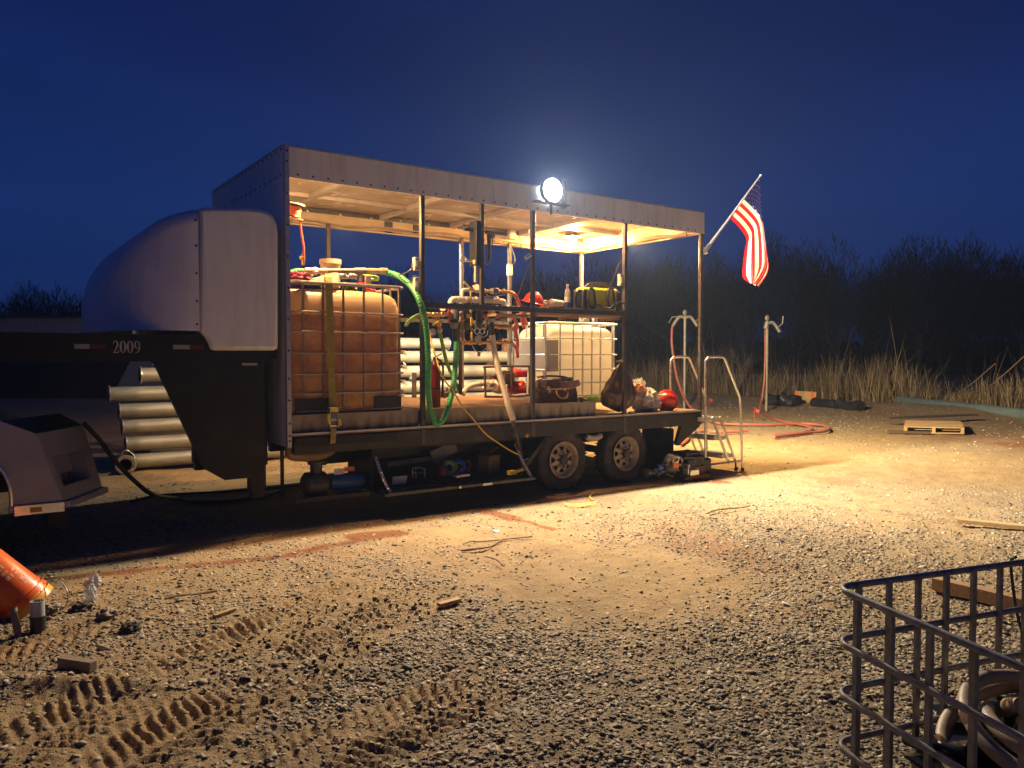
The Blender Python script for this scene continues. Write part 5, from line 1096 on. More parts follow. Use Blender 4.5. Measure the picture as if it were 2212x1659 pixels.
# pale printed lettering block on the bucket side
tocam = (CAM-mouth).normalized(); w0 = math.atan2(tocam.dot(s), tocam.dot(a)); tocr = CR; sgn = 1 if (bk(w0+.2,0,.14)-bk(w0,0,.14)).dot(tocr) > 0 else -1
b = MB()
for (dw0, dw1, z0_, z1_) in ((.12,.5,-.20,-.165), (.12,.46,-.15,-.13), (.12,.5,-.115,-.09), (.55,.95,-.13,-.118), (.55,.9,-.1,-.09), (.5,.9,-.06,-.035), (.5,.8,-.02,-.008)):
    n_ = 8
    for k in range(n_):
        if (k*7+int(z0_*1000)) % 5 == 0: continue
        wa, wb = w0+sgn*(dw0+(dw1-dw0)*k/n_), w0+sgn*(dw0+(dw1-dw0)*(k+.8)/n_)
        rr = lambda z: .128+.022*(z+.29)/.31+.0012
        b.add([bk(wa,z0_,rr(z0_)), bk(wb,z0_,rr(z0_)), bk(wb,z1_,rr(z1_)), bk(wa,z1_,rr(z1_))], [(0,1,2,3)])
b.build('printed_text', plain('pale_print', (.86,.45,.28), .5), BK, smooth=0)
b = MB(); p = [bk(w0+sgn*1.25, .06, .168), bk(w0+sgn*1.15, .1, .23)+V((0,0,-.0)), bk(w0+sgn*.9,.2,.25), bk(w0+sgn*.6,.26,.22), bk(w0+sgn*.4,.2,.19)]; b.tube(catmull(p, 6), .003, 6); b.build('wire_handle', M['gun'], BK)
tag((lambda b: b.build('wooden_stake', M['grey_wood']))((lambda b: (b.cyl(aZ(42,1376)-V((0,0,.03)), aZ(30,1372)+V((0,0,.16)), .02), b)[1])(MB())), 'short round stake under the orange bucket', 'stake')
ST = thing('pipe_stub', aZ(82,1364), 'upright plastic pipe stub, grey above and black below, by the bucket', 'pipe')
c = aZ(82,1364)
b = MB(); b.lathe([(.034,.185),(.039,.185),(.039,.09),(.034,.09)], c, (.0,0,1), 24); b.lathe([(.034,.185),(.034,.1)], c, (0,0,1), 24); b.build('upper_pipe', M['pvc_grey'], ST)
b = MB(); b.lathe([(0,-.02),(.042,-.02),(.042,.095),(.0392,.095)], c, (0,0,1), 24); b.build('lower_sleeve', M['black_plastic'], ST)
# ------------------------------------------------------------------ empty cage with hoses in the foreground
CG = thing('wire_cage', ground_at(1.9, 2.6), 'empty black wire tank cage standing in the foreground corner', 'cage')
e1 = (CR*.87+FH*.33).normalized(); e2 = (CR*.27-FH*.96).normalized(); c0 = ground_at(1.156, 2.74)
r_ = .07; L1, L2 = 1.2, 1.0
def cg(a_, b_, z): q = c0+e1*a_+e2*b_; return V((q.x, q.y, z))
blk = plain('cage_black', (.3,.295,.275), .42, .35, .35, 26, dirt=(.13,.1,.065), dirt_amt=.6)
def ring(z, m=0.):
    P = []
    for (ca, cb, a0) in ((L1-r_, L2-r_, 0), (r_, L2-r_, 90), (r_, r_, 180), (L1-r_, r_, 270)):
        for k in range(7): w = R(a0+15*k); P.append(cg(ca+r_*math.cos(w), cb+r_*math.sin(w), z))
    return P
for i, z in enumerate((.815, .625, .44, .25, .05)):
    b = MB(); b.tube(ring(z), .0125, 10, closed=True, sq=(.75,1)); b.build('ring_bar', blk, CG)
b = MB(); 
for k in range(8):
    a_ = .10+.1435*k
    for bb_ in (.012, L2-.012):
        p = cg(a_, bb_, 0); b.obox(V((p.x,p.y,.435)), (.021,.014,.77), ax=e1)
for k in range(6):
    bb_ = .10+.16*k
    for a_ in (.012, L1-.012):
        p = cg(a_, bb_, 0); b.obox(V((p.x,p.y,.435)), (.021,.014,.77), ax=e2)
b.build('upright_bar', blk, CG)
b = MB(); 
for k in range(3): p, q = cg(.02, .15+.35*k, .02), cg(L1-.02, .15+.35*k, .02); b.bar(p, q, .08, .03)
b.build('skid', blk, CG)
hc = cg(.74, .40, .13)
runs = [(.40,.10,.0,5.2,.026,'outermost'), (.34,.16,.9,5.6,.026,'second'), (.29,.10,2.0,5.9,.026,'third'), (.23,.19,3.3,5.2,.026,'fourth'), (.18,.11,4.1,5.6,.026,'inner')]
for i, (rad, z, w0_, ln, rr, wd) in enumerate(runs):
    P = []
    for k in range(26):
        w = w0_+ln*k/25; rx = rad*(1+.06*math.sin(w*2+i)); P.append(hc+e1*(rx*1.1*math.cos(w))+e2*(rx*.95*math.sin(w))+V((0,0,z+.05+.07*math.sin(w*1.5+i*1.3)+.05*i*.4)))
    b = MB(); b.tube(catmull(P, 3), rr, 12); tag(b.build('brown_hose', M['brown_hose']), '%s loop of thick brown hose coiled inside the wire cage' % wd, 'hose', 'brown hoses coiled in the wire cage')
rag('black_liner', hc+V((0,0,.07)), (.46,.42,.11), plain('black_liner', (.012,.012,.013), .3), 'crumpled black plastic sheet under the coiled brown hoses', 'plastic sheet', 31, .5, 8, nu=60, nv=30)
b = MB(); b.tube(catmull([cg(.92,.0,.84), cg(.93,-.03,.8), cg(.96,-.02,.6), cg(1.0,.02,.4), cg(1.02,.1,.2)], 6), .006, 8); tag(b.build('dark_cord', M['black_plastic']), 'thin black cord hung over the top of the wire cage', 'cord')
# ------------------------------------------------------------------ timber and debris on the ground
def timber(p, q, w, h, m, label, nm='timber', cat='timber', **k):
    b = MB(); L = (V(q)-V(p)).length; n = 8; p, q = V(p), V(q)
    b.bar(p, q, w, h, up=(0,0,1)); return tag(b.build(nm, m, bevel=.004, **k), label, cat)
gz = V((0,0,.03))
timber(aZ(2019,1274)+V((0,0,.05)), aZ(2300,1345)+V((0,0,.05)), .09, .09, M['wood'], 'squared timber lying on the gravel behind the wire cage')
timber(aZ(2068,1132)+V((0,0,.04)), aZ(2300,1158)+V((0,0,.04)), .1, .04, M['pallet_wood'], 'pale board lying on the ground at the right edge', 'board', 'board')
timber(aZ(132,1441)+V((0,0,.03)), aZ(202,1452)+V((0,0,.03)), .05, .055, M['grey_wood'], 'short grey timber offcut on the gravel at the lower left')
timber(aZ(947,1312)+V((0,0,.015)), aZ(993,1301)+V((0,0,.02)), .05, .025, M['pallet_wood'], 'pale wood chip lying in the tyre marks', 'wood_chip', 'wood')
timber(aZ(462,1336)+V((0,0,.012)), aZ(508,1321)+V((0,0,.02)), .035, .02, M['pallet_wood'], 'thin yellow wood splinter on the left gravel', 'wood_chip', 'wood')
def stick(pts, r, label, m='wood'):
    b = MB(); P = [aZ(x, y)+V((0,0,.018+.012*(i % 2))) for i, (x, y) in enumerate(pts)]; b.tube(catmull(P, 4), [r*(.6+.4*mn.noise(V((i*.7,r*90,1)))) for i in range(len(catmull(P, 4)))], 7); tag(b.build('stick', M[m]), label, 'stick')
stick([(995,1194),(1035,1192),(1060,1184),(1085,1173)], .015, 'bent brown stick on the lit dirt in the middle')
stick([(1000,1180),(1020,1176),(1040,1174),(1150,1166)], .01, 'long thin stick beyond the bent brown stick')
stick([(355,1300),(385,1296),(430,1288),(470,1286)], .012, 'dry twig on the gravel left of centre')
stick([(1045,1207),(1070,1216),(1085,1226)], .007, 'small dark twig in front of the bent stick', 'bark')
stick([(1525,1113),(1550,1107),(1600,1100),(1620,1098)], .014, 'pale splintered stick on the dirt right of the wheels', 'pallet_wood')
b = MB()
for P in ([(1216,1089),(1240,1093),(1265,1094),(1288,1091)], [(1218,1093),(1250,1091),(1290,1087)], [(1281,1082),(1274,1076),(1282,1065)], [(1225,1096),(1255,1096),(1275,1090)]): b.tube(catmull([aZ(x,y)+V((0,0,.015)) for x, y in P], 5), .005, 6, sq=(1.6,.6))
tag(b.build('yellow_twine', M['cord_yellow']), 'yellow twine scraps on the ground in front of the wheels', 'twine')
PB = thing('crushed_bottle', aZ(197,1300), 'crushed clear plastic bottle with paper label on the left gravel', 'bottle')
rag('bottle', aZ(197,1300)+V((0,0,.05)), (.03,.03,.06), M['clear_bag'], '', '', 41, .5, 9, par=PB)
rag('torn_label', aZ(196,1278)+V((.02,.05,.05)), (.05,.02,.04), M['paper'], '', '', 42, .5, 9, par=PB)
rag('glass_shard', aZ(1071,1151)+V((0,0,.012)), (.035,.03,.012), plain('cyan_scrap', (.35,.75,.75), .2), 'small cyan plastic scrap on the lit dirt', 'scrap', 45, .3)
for i, (x, y, sz, lb) in enumerate(((232,1334,.05,'largest pale rock on the gravel left of centre'),(283,1362,.045,'dark rock in front of the largest pale rock'),(175,1320,.05,'dark flat rock beside the crushed bottle'),(108,1322,.055,'pale rock beside the plastic pipe stub'),(1540,1111,.07,'white stone near the far red hoses'))):
    if i == 4: x, y, sz = 1790+0, 955, .0
    if sz: rag('rock', aZ(x, y)+V((0,0,sz*.4)), (sz*1.2, sz, sz*.65), plain('rock_%d' % i, (.3,.24,.17) if i != 1 and i != 2 else (.06,.05,.045), .85, bump=.3), lb, 'rock', 50+i, .45, 6)
# pallet
PL = thing('pallet', aZ(2010,930), 'yellow wooden pallet lying between dark boards at the right', 'pallet')
pa, pb_, pc = aZ(1952,935), aZ(2083,938), aZ(2066,905); ux = (pb_-pa); uy = (pc-pb_); uy.z = 0
def pp(u, v, z): q = pa+ux*u+uy*.42*v; return V((q.x,q.y,z))
b = MB()
for v in (0, .17, .34, .51, .68, .85): b.prism([pp(0,v,.12),pp(1,v,.12),pp(1,v+.13,.12),pp(0,v+.13,.12)], (0,0,.022))
b.build('deck_board', M['pallet_wood'], PL)
for u in (0, .47, .94):
    b = MB(); b.prism([pp(u,0,.02),pp(u+.06,0,.02),pp(u+.06,.98,.02),pp(u,.98,.02)], (0,0,.0995)); b.build('stringer', M['pallet_wood'], PL)
b = MB()
for v in (0, .45, .85): b.prism([pp(0,v,.0),pp(1,v,.0),pp(1,v+.13,.0),pp(0,v+.13,.0)], (0,0,.0195))
b.build('bottom_board', M['pallet_wood'], PL)
timber(aZ(1912,918)+V((0,0,.16)), aZ(2105,909)+V((0,0,.16)), .25, .03, M['dark_wood'], 'dark plank leaning on the far edge of the pallet', 'plank', 'plank')
timber(aZ(1916,935)+V((0,0,.03)), aZ(2010,938)+V((0,0,.03)), .12, .05, M['dark_wood'], 'dark plank on the ground in front of the pallet', 'plank', 'plank')
# ------------------------------------------------------------------ standpipes and hoses at the right
def standpipe(px_, ybase, ytop, label, two):
    g = aZ(px_, ybase); dep = (g-CAM).dot(CF); zt_ = EYE+(HOR-ytop)/F*dep
    o = thing('standpipe', g, label, 'standpipe'); top = V((g.x,g.y,zt_))
    b = MB(); b.cyl(g, top, .045); b.build('pipe', M['old_pipe'], o)
    b = MB(); b.ell(top+V((0,0,.12)), (.09,.05,.1), 12, 8); b.cyl(top, top+V((0,0,.08)), .03)
    for s in ((-1, 1) if two else (1,)): b.tube(catmull([top+V((0,0,-.05)), top+CR*(.18*s)+V((0,0,-.02)), top+CR*(.38*s)+V((0,0,-.3))], 5), .05, 10)
    if not two: b.cyl(top, top-CR*.05+V((0,0,-.2)), .07)
    b.build('gauge_head', M['old_pipe'], o)
    b = MB(); b.tube([top+CR*.33+V((0,0,-.15)), top+CR*.46+V((0,0,-.05)), top+CR*.48+V((0,0,.18))], .02, 6)
    if two: b.tube([top-CR*.2, top-CR*.4+V((0,0,-.02)), top-CR*.5+V((0,0,-.2))], .02, 6)
    b.build('valve_lever', M['old_pipe'], o); return g, top
g1, t1 = standpipe(1478, 884, 684, 'nearer standpipe with two valve arms and a hose, beyond the ladder', True)
g2, t2 = standpipe(1655, 888, 696, 'lone standpipe with single tap standing by the reeds', False)
d1 = (g1-CAM).dot(CF); d2 = (g2-CAM).dot(CF)
def dp(x, y, dep): return CAM+ray(x, y)*dep
b = MB(); b.tube(catmull([dp(1458,694,d1), dp(1452,708,d1), dp(1451,740,d1), dp(1455,775,d1), dp(1462,815,d1-.2), dp(1474,850,d1-.5), dp(1490,878,d1-1), aZ(1500,890)+V((0,0,.05))], 6), .04, 10); tag(b.build('red_hose', M['dull_red_hose']), 'red hose hanging from the arm of the nearer standpipe', 'hose')
b = MB(); b.tube(catmull([dp(1653,712,d2-.1), dp(1653,760,d2-.1), dp(1651,820,d2-.15), dp(1646,860,d2-.3), aZ(1642,889)+V((0,0,.05)), aZ(1660,903)+V((0,0,.04)), aZ(1690,914)+V((0,0,.04)), aZ(1730,921)+V((0,0,.04)), aZ(1755,930)+V((0,0,.04)), aZ(1740,937)+V((0,0,.04)), aZ(1668,946)+V((0,0,.04))], 6), .03, 10); tag(b.build('red_hose', M['dull_red_hose']), 'dull red hose dropping from the lone standpipe and looping on the dirt', 'hose')
b = MB(); b.tube(catmull([aZ(1490,916)+V((0,0,.04)), aZ(1530,914)+V((0,0,.04)), aZ(1560,919)+V((0,0,.04)), aZ(1650,921)+V((0,0,.04)), aZ(1740,919)+V((0,0,.04)), aZ(1782,924)+V((0,0,.04)), aZ(1788,934)+V((0,0,.04)), aZ(1740,939)+V((0,0,.04)), aZ(1672,948)+V((0,0,.04))], 6), .03, 10); tag(b.build('red_hose', M['dull_red_hose']), 'longest red hose lying across the dirt behind the ladder', 'hose')
b = MB(); b.tube(catmull([aZ(1465,960)+V((0,0,.04)), aZ(1480,945)+V((0,0,.04)), aZ(1486,955)+V((0,0,.06)), aZ(1470,966)+V((0,0,.04)), aZ(1510,938)+V((0,0,.05)), aZ(1560,937)+V((0,0,.04)), aZ(1615,935)+V((0,0,.04))], 6), .03, 10); tag(b.build('red_hose', M['dull_red_hose']), 'short red hose bunched behind the ladder steps', 'hose')
for x, y, l in ((1531,882,'red marker flag beyond the ladder handrail'), (1630,910,'red marker flag left of the lone standpipe')):
    p = aZ(x, y); b = MB(); b.bar(p, p+V((0,0,.34)), .015, .015); b.grid(lambda u, v: p+CR*(.13*u)+FH*(.03*math.sin(u*5+v))+V((0,0,.34-.05*u-.1*v)), 6, 3); tag(b.build('marker_flag', plain('marker_red_%d' % x, (.3,.035,.03), .8), solid=.004), l, 'marker')
# blue pipe, silt roll, broken barricade
def along(x0_, y0_, x1_, y1_, r, m, nm, label, cat, wob=0.):
    p, q = aZ(x0_,y0_), aZ(x1_,y1_); P = [p.lerp(q, i/12)+V((0,0,r*.8+wob*mn.noise(V((i*.8,r,3))))) for i in range(13)]; rs = [r*(1+wob*1.2*mn.noise(V((i*.9,7,r)))) for i in range(13)]
    b = MB(); b.tube(P, rs, 12); return tag(b.build(nm, m), label, cat)
along(1944,873,2330,921,.16, plain('dull_blue', (.13,.19,.195), .5, dirt=(.2,.2,.17)), 'blue_pipe', 'long dull blue pipe lying at the foot of the reeds', 'pipe', .05)
along(1655,876,1722,880,.2, M['black_plastic'], 'silt_roll', 'black fabric roll beside the lone standpipe', 'fabric roll', .3)
along(1758,880,1860,889,.15, M['black_plastic'], 'silt_roll', 'black fabric roll right of the broken striped board', 'fabric roll', .3)
BR = thing('striped_barricade', aZ(1738,876), 'broken tan barricade board with orange stripes before the reeds', 'barricade')
p, q = aZ(1717,876), aZ(1762,877); b = MB(); b.bar(p+V((0,0,.25)), q+V((0,0,.22)), .08, .5, up=(0,0,1)); b.v = b.v; b.build('board', M['cardboard'], BR)
b = MB()
for u in (.08, .8): a_ = p.lerp(q, u)-FH*.06; b.prism([a_+V((0,0,.02)), a_+CR*.12+V((0,0,.02)), a_+CR*.05+V((0,0,.48)), a_-CR*.07+V((0,0,.48))], FH*-.01)
b.build('orange_stripe', M['sticker_orange'], BR)
# far building at the left horizon
FB = thing('storage_building', ground_at(-36, 45), 'long low pale building far off on the left horizon', 'building')
o = ground_at(-24, 46); b = MB(); b.obox(V((o.x,o.y,1.9)), (14,6,3.8), ax=CR); b.build('wall', plain('far_wall', (.34,.32,.32), .6), FB)
b = MB(); b.obox(V((o.x,o.y,3.87)), (14.6,6.6,.12), ax=CR); b.build('roof', M['gun'], FB)
# ------------------------------------------------------------------ ground
def vhash(i, j, s):
    h = (i*374761393+j*668265263+s*2147483647) & 0xffffffff
    h = ((h ^ (h >> 13))*1274126177) & 0xffffffff
    return ((h ^ (h >> 16)) & 0xffff)/65535.
def vnoise(x, y, s=0):
    x = np.asarray(x, float); y = np.asarray(y, float)
    i = np.floor(x).astype(np.int64); j = np.floor(y).astype(np.int64); u = x-i; v = y-j
    u = u*u*(3-2*u); v = v*v*(3-2*v)
    return (vhash(i,j,s)*(1-u)+vhash(i+1,j,s)*u)*(1-v)+(vhash(i,j+1,s)*(1-u)+vhash(i+1,j+1,s)*u)*v
def fbm(x, y, s=0, o=4):
    r = 0; a = .5; t_ = 0
    for k in range(o): r = r+a*vnoise(x*2**k+k*17.3, y*2**k-k*9.1, s+k); t_ += a; a *= .55
    return r/t_
bands = [(aZ(40,1690), aZ(900,1245), .62, 1), (aZ(520,1700), aZ(1120,1440), .34, -1), (aZ(-260,1470), aZ(330,1325), .24, 1)]
def band_of(x, y):
    m = np.zeros_like(x); hgt = np.zeros_like(x)
    for p, q, hw, sg in bands:
        d = V((q.x-p.x, q.y-p.y)); L = d.length; dx, dy = d.x/L, d.y/L
        s = (x-p.x)*dx+(y-p.y)*dy; w = -(x-p.x)*dy+(y-p.y)*dx
        w = w+.12*(fbm(x*.9, y*.9, 13)-.5); jit = .07*(fbm(x*3, y*3, 11)-.5)
        inside = np.clip((hw-np.abs(w))/.12, 0, 1)*np.clip(s/.4, 0, 1)*np.clip((L-s)/.5, 0, 1)
        row = np.floor(w/.27); wr = w/.27-row
        rowm = np.clip(np.minimum(wr, 1-wr)*7, 0, 1)
        ph = (s+sg*(.5*(wr-.5)*.27*np.where(row.astype(int) % 2 == 0, 1, -1))+jit+row*.031)/.066
        bar = np.clip(.5+.9*np.cos(2*np.pi*ph), 0, 1); bar = bar*bar*(3-2*bar)*rowm
        bar = bar*np.clip(fbm(x*5, y*5, 29)*2.4-.45, .05, 1)*(.62+.7*fbm(x*22, y*22, 33, 2))
        patch = np.clip((fbm(x*1.0, y*1.0, 23)-.2)*5, 0, 1)
        hgt = hgt+inside*patch*(bar*.025-.009); m = np.maximum(m, inside*patch)
    return hgt, m
def ground_h(x, y):
    far = np.clip((np.hypot(x, y)-10)/12, 0, 1)
    h = (fbm(x*.45, y*.45, 1, 4)-.5)*.07+(fbm(x*2.3, y*2.3, 5, 4)-.5)*.045+(fbm(x*11, y*11, 9, 3)-.5)*.02-.012
    under = np.clip(1-np.maximum(np.abs(x-4.5)/6.5, np.abs(y-8.4)/2.2), 0, 1)
    h = h*(1-.75*np.clip(under*4, 0, 1))
    bh, _ = band_of(x, y)
    p, q = aZ(-120,1502), aZ(312,1478); d = V((q.x-p.x, q.y-p.y)); t_ = np.clip(((x-p.x)*d.x+(y-p.y)*d.y)/d.length_squared, 0, 1); ds = np.hypot(x-p.x-t_*d.x, y-p.y-t_*d.y)
    bh = bh+.055*np.exp(-(ds/.1)**2)*(.5+fbm(x*6, y*6, 37))
    berm = .16*np.exp(-((x-24.2)/1.6)**2)*np.clip((y+10)/4, 0, 1)
    return h*(1-.3*far)+bh+berm*(.6+.8*fbm(x*.8, y*.8, 31))
dep = np.concatenate([np.linspace(.4, 2.2, 12)[:-1], 2.2*(14/2.2)**np.linspace(0, 1, 330)[:-1], 14*(40/14)**np.linspace(0, 1, 110)[:-1], 40*(900/40)**np.linspace(0, 1, 40)])
th0 = math.atan2(FH.y, FH.x)
ang = np.concatenate([np.linspace(-R(44), R(44), 620), np.linspace(R(44), 2*math.pi-R(44), 70)[1:-1]])
RR, AA = np.meshgrid(dep, th0+ang, indexing='ij'); X = RR*np.cos(AA); Yg = RR*np.sin(AA); Z = ground_h(X, Yg)
nr, na = X.shape
vco = np.stack([X, Yg, Z], -1).reshape(-1, 3)
i0 = np.arange(nr-1)[:, None]*na; j0 = np.arange(na)[None, :]; j1 = (j0+1) % na
quads = np.stack([i0+j0, i0+na+j0, i0+na+j1, i0+j1], -1).reshape(-1, 4)
def raw_mesh(name, vco, faces, mat, attrs=None, smooth=False):
    me = bpy.data.meshes.new(name); n = faces.shape[1]
    me.vertices.add(len(vco)); me.vertices.foreach_set('co', np.asarray(vco, np.float32).ravel())
    me.loops.add(faces.size); me.loops.foreach_set('vertex_index', faces.astype(np.int32).ravel())
    me.polygons.add(len(faces)); me.polygons.foreach_set('loop_start', np.arange(0, faces.size, n, dtype=np.int32)); me.polygons.foreach_set('loop_total', np.full(len(faces), n, np.int32))
    if smooth: me.polygons.foreach_set('use_smooth', np.ones(len(faces), bool))
    me.update(calc_edges=True); me.validate()
    for k, a_ in (attrs or {}).items():
        at = me.attributes.new(k, 'FLOAT', 'POINT'); at.data.foreach_set('value', np.asarray(a_, np.float32).ravel())
    me.materials.append(mat); o = bpy.data.objects.new(name, me); COL.objects.link(o); return o
# centre cap under the camera
capz = float(np.mean(Z[0])); vco = np.vstack([vco, [[0, 0, capz]]]); 
gr = NT('dirt'); oc = gr.coord()
n1 = gr.noise(.55, 6, .6, oc, .6); n2 = gr.noise(3.1, 6, .65, oc); n3 = gr.noise(34, 4, .7, oc); n4 = gr.noise(120, 3, .7, oc)
clay = gr.ramp(n2, [(.28, (.23,.135,.046)), (.5, (.35,.225,.085)), (.75, (.45,.31,.135))])
red = gr.ramp(n1, [(.56, (0,0,0)), (.72, (1,1,1))])
c_ = gr.mix(gr.math('MULTIPLY', red, .5), clay, (.27,.115,.04))
grit = gr.ramp(n3, [(.3, (.1,.085,.065)), (.55, (.3,.24,.16)), (.75, (.46,.4,.3))])
g2 = gr.N('ShaderNodeAttribute'); g2.attribute_name = 'gritty'
c_ = gr.mix(gr.math('ADD', gr.math('MULTIPLY', g2.outputs['Fac'], .75), .15), c_, grit)
c_ = gr.mix(.25, c_, gr.ramp(n4, [(.3, (.12,.09,.06)), (.7, (.5,.42,.3))]))
red_at = gr.N('ShaderNodeAttribute'); red_at.attribute_name = 'red_soil_shade'
c_ = gr.mix(gr.math('MULTIPLY', red_at.outputs['Fac'], .85), c_, (.2,.06,.018))
gr.L(c_, gr.b.inputs['Base Color']); gr.b.inputs['Roughness'].default_value = .9; gr.b.inputs['Specular IOR Level'].default_value = .25
hh_ = gr.math('ADD', gr.math('MULTIPLY', n3, 1.), gr.math('MULTIPLY', n4, .35)); gr.bump(hh_, .9, .02)
# gravelly areas, red soil patches and painted shadow streaks of the yard
def lat_dep(x, y): return x*CR.x+y*CR.y, x*FH.x+y*FH.y
def gravel_mask(x, y):
    la, de = lat_dep(x, y); f = fbm(x*.5, y*.5, 41, 4)
    near = np.clip((6.2-de)/2.5, 0, 1); rightside = np.clip((la-.6)/1.6, 0, 1)*np.clip((de-1)/2, 0, 1)*np.clip((11-de)/3, 0, 1)
    base = .09+.62*near+.5*rightside+.5*np.clip((de-13)/6, 0, 1)*np.clip((la-3)/4, 0, 1)
    g = np.clip(base+(f-.5)*2.3, 0, 1)
    _, bm_ = band_of(x, y); return np.clip(g*(1-.66*bm_)*(.55+.45*np.clip(fbm(x*3, y*3, 47)*2-.4, 0, 1)), 0, 1)
def red_soil_shade_mask(x, y):
    m = np.zeros_like(x)
    def seg(p, q, w):
        d = V((q.x-p.x, q.y-p.y)); L2 = d.length_squared; t_ = np.clip(((x-p.x)*d.x+(y-p.y)*d.y)/L2, 0, 1)
        dist = np.hypot(x-p.x-t_*d.x, y-p.y-t_*d.y)+(fbm(x*5, y*5, 51)-.5)*.12
        return np.clip((w-dist)/.05+.5, 0, 1)
    for a_, b_, w in (((100,1252),(400,1222),.05),((400,1222),(620,1198),.06),((620,1198),(800,1160),.075),((770,1158),(845,1152),.13),((1045,1104),(1110,1118),.10),((1110,1118),(1195,1141),.06),((1510,1036),(1560,1040),.14)):  # red streaks stand in for shadows lit only by the warm lamp
        m = np.maximum(m, seg(aZ(*a_), aZ(*b_), w))
    m = np.maximum(m, .8*np.clip((fbm(x*.35, y*.35, 57)-.62)*7, 0, 1)*np.clip((np.hypot(x-18, y-12)-3)/3, 0, 1))  # random red soil patches
    la, de = lat_dep(x, y)
    return m
G = gravel_mask(vco[:, 0], vco[:, 1]); RSM = red_soil_shade_mask(vco[:, 0], vco[:, 1])
# add the cap triangles as degenerate-free quads
cc_ = len(vco)-1; k0 = np.arange(0, na-1, 2); capq = np.stack([np.full(len(k0), cc_), k0, (k0+1) % na, (k0+2) % na], -1)
gnd = raw_mesh('ground', vco, np.vstack([quads, capq]), gr.mat, {'gritty': G, 'red_soil_shade': RSM}, smooth=True); gnd['kind'] = 'structure'
# ------------------------------------------------------------------ gravel stones (one mass)
base_v = np.array([[-1,-.8,-.6],[1,-.9,-.5],[.8,1,-.6],[-.9,.8,-.5],[-.75,-.6,.55],[.7,-.7,.65],[.6,.65,.5],[-.65,.7,.65]]); 
bf = np.array([[3,2,1,0],[4,5,6,7],[0,1,5,4],[1,2,6,5],[2,3,7,6],[3,0,4,7]])
def stones(n, dmin, dmax, smin, smax, powr, latk=.78, dens=1., seed=0, fade=0.):
    g = np.random.default_rng(100+seed); de = np.sqrt(g.uniform(dmin**2, dmax**2, n)); la = g.uniform(-latk, latk, n)*de
    x = de*FH.x+la*CR.x; y = de*FH.y+la*CR.y
    keep = g.uniform(0, 1, n) < np.clip(gravel_mask(x, y), .05, 1)*dens
    if fade: keep &= g.uniform(0, 1, n) < np.clip((dmax-de)/fade, 0, 1)**1.5
    keep &= ~((np.abs(x-5.5) < 3.2) & (np.abs(y-8.6) < 1.5))
    x, y = x[keep], y[keep]; m = len(x); s = smin+(smax-smin)*g.uniform(0, 1, m)**powr
    th = g.uniform(0, 2*np.pi, m); sc_ = np.stack([s*g.uniform(.7, 1.35, m), s*g.uniform(.6, 1.1, m), s*g.uniform(.3, .75, m)], -1)
    v = base_v[None]*(1+g.uniform(-.33, .33, (m, 8, 3)))*sc_[:, None, :]
    tl = g.uniform(-.5, .5, (m, 2)); v[..., 2] += v[..., 0]*tl[:, :1]+v[..., 1]*tl[:, 1:]
    c, sn = np.cos(th)[:, None], np.sin(th)[:, None]; vx = v[..., 0]*c-v[..., 1]*sn; vy = v[..., 0]*sn+v[..., 1]*c
    z = ground_h(x, y)+sc_[:, 2]*.05
    out = np.stack([vx+x[:, None], vy+y[:, None], v[..., 2]+z[:, None]], -1).reshape(-1, 3)
    f = (np.arange(m)[:, None, None]*8+bf[None]).reshape(-1, 4); return out, f, np.repeat(g.uniform(0, 1, m), 8)
sets = [stones(320000, 2.6, 9.0, .003, .0165, 2.0, seed=1, fade=4.2), stones(80000, 6., 12, .004, .013, 2.2, seed=2), stones(40000, 11, 30, .008, .028, 2.4, seed=3), stones(1500, 2.8, 10, .016, .034, 2.8, seed=4)]
off = 0; VV = []; FF = []; TT = []
for v_, f_, t_ in sets: VV.append(v_); FF.append(f_+off); TT.append(t_); off += len(v_)
st_ = NT('gravel'); at_ = st_.N('ShaderNodeAttribute'); at_.attribute_name = 'tone'
st_.L(st_.ramp(at_.outputs['Fac'], [(0, (.06,.05,.035)), (.25, (.165,.135,.09)), (.45, (.26,.2,.12)), (.65, (.29,.245,.165)), (.88, (.38,.315,.21)), (1, (.5,.43,.31))]), st_.b.inputs['Base Color']); st_.b.inputs['Roughness'].default_value = .8
gv = raw_mesh('gravel', np.vstack(VV), np.vstack(FF), st_.mat, {'tone': np.concatenate(TT)}); tag(gv, 'loose grey and tan gravel scattered over the dirt yard', 'gravel', kind='stuff')
# ------------------------------------------------------------------ dry reeds along the far edge of the yard (one mass)
g = np.random.default_rng(5); n = 15000
ee = g.uniform(-8, 46, n); xx = 26.3+np.abs(g.normal(0, 1.6, n))+g.uniform(-.2, .3, n)+.6*(vnoise(ee*.5, ee*0, 3)-.5)
clump = fbm(ee*.55, xx*.35, 61, 3); hgt = .78*(.3+2.0*np.clip(clump*1.9-.5, 0.03, 1))*g.uniform(.45, 1.2, n); tall = g.uniform(0, 1, n) > .97; hgt = np.where(tall, hgt*1.55+.4, hgt)
lean = np.where(g.uniform(0, 1, n) > .9, 3., 1.); lx = g.normal(0, .16, n)*hgt*lean; ly = g.normal(0, .2, n)*hgt*lean; ww = np.where(tall, .012, g.uniform(.008, .02, n)); ph = g.uniform(0, np.pi, n)
z0 = ground_h(xx, ee)-.02
vs = []
for k, (t_, wk) in enumerate(((0, 1.), (.5, .8), (1, .15))):
    cx_, cy_, cz_ = xx+lx*t_**1.6, ee+ly*t_**1.6, z0+hgt*t_
    for s in (-1, 1): vs.append(np.stack([cx_+s*ww*wk*np.cos(ph), cy_+s*ww*wk*np.sin(ph), cz_], -1))
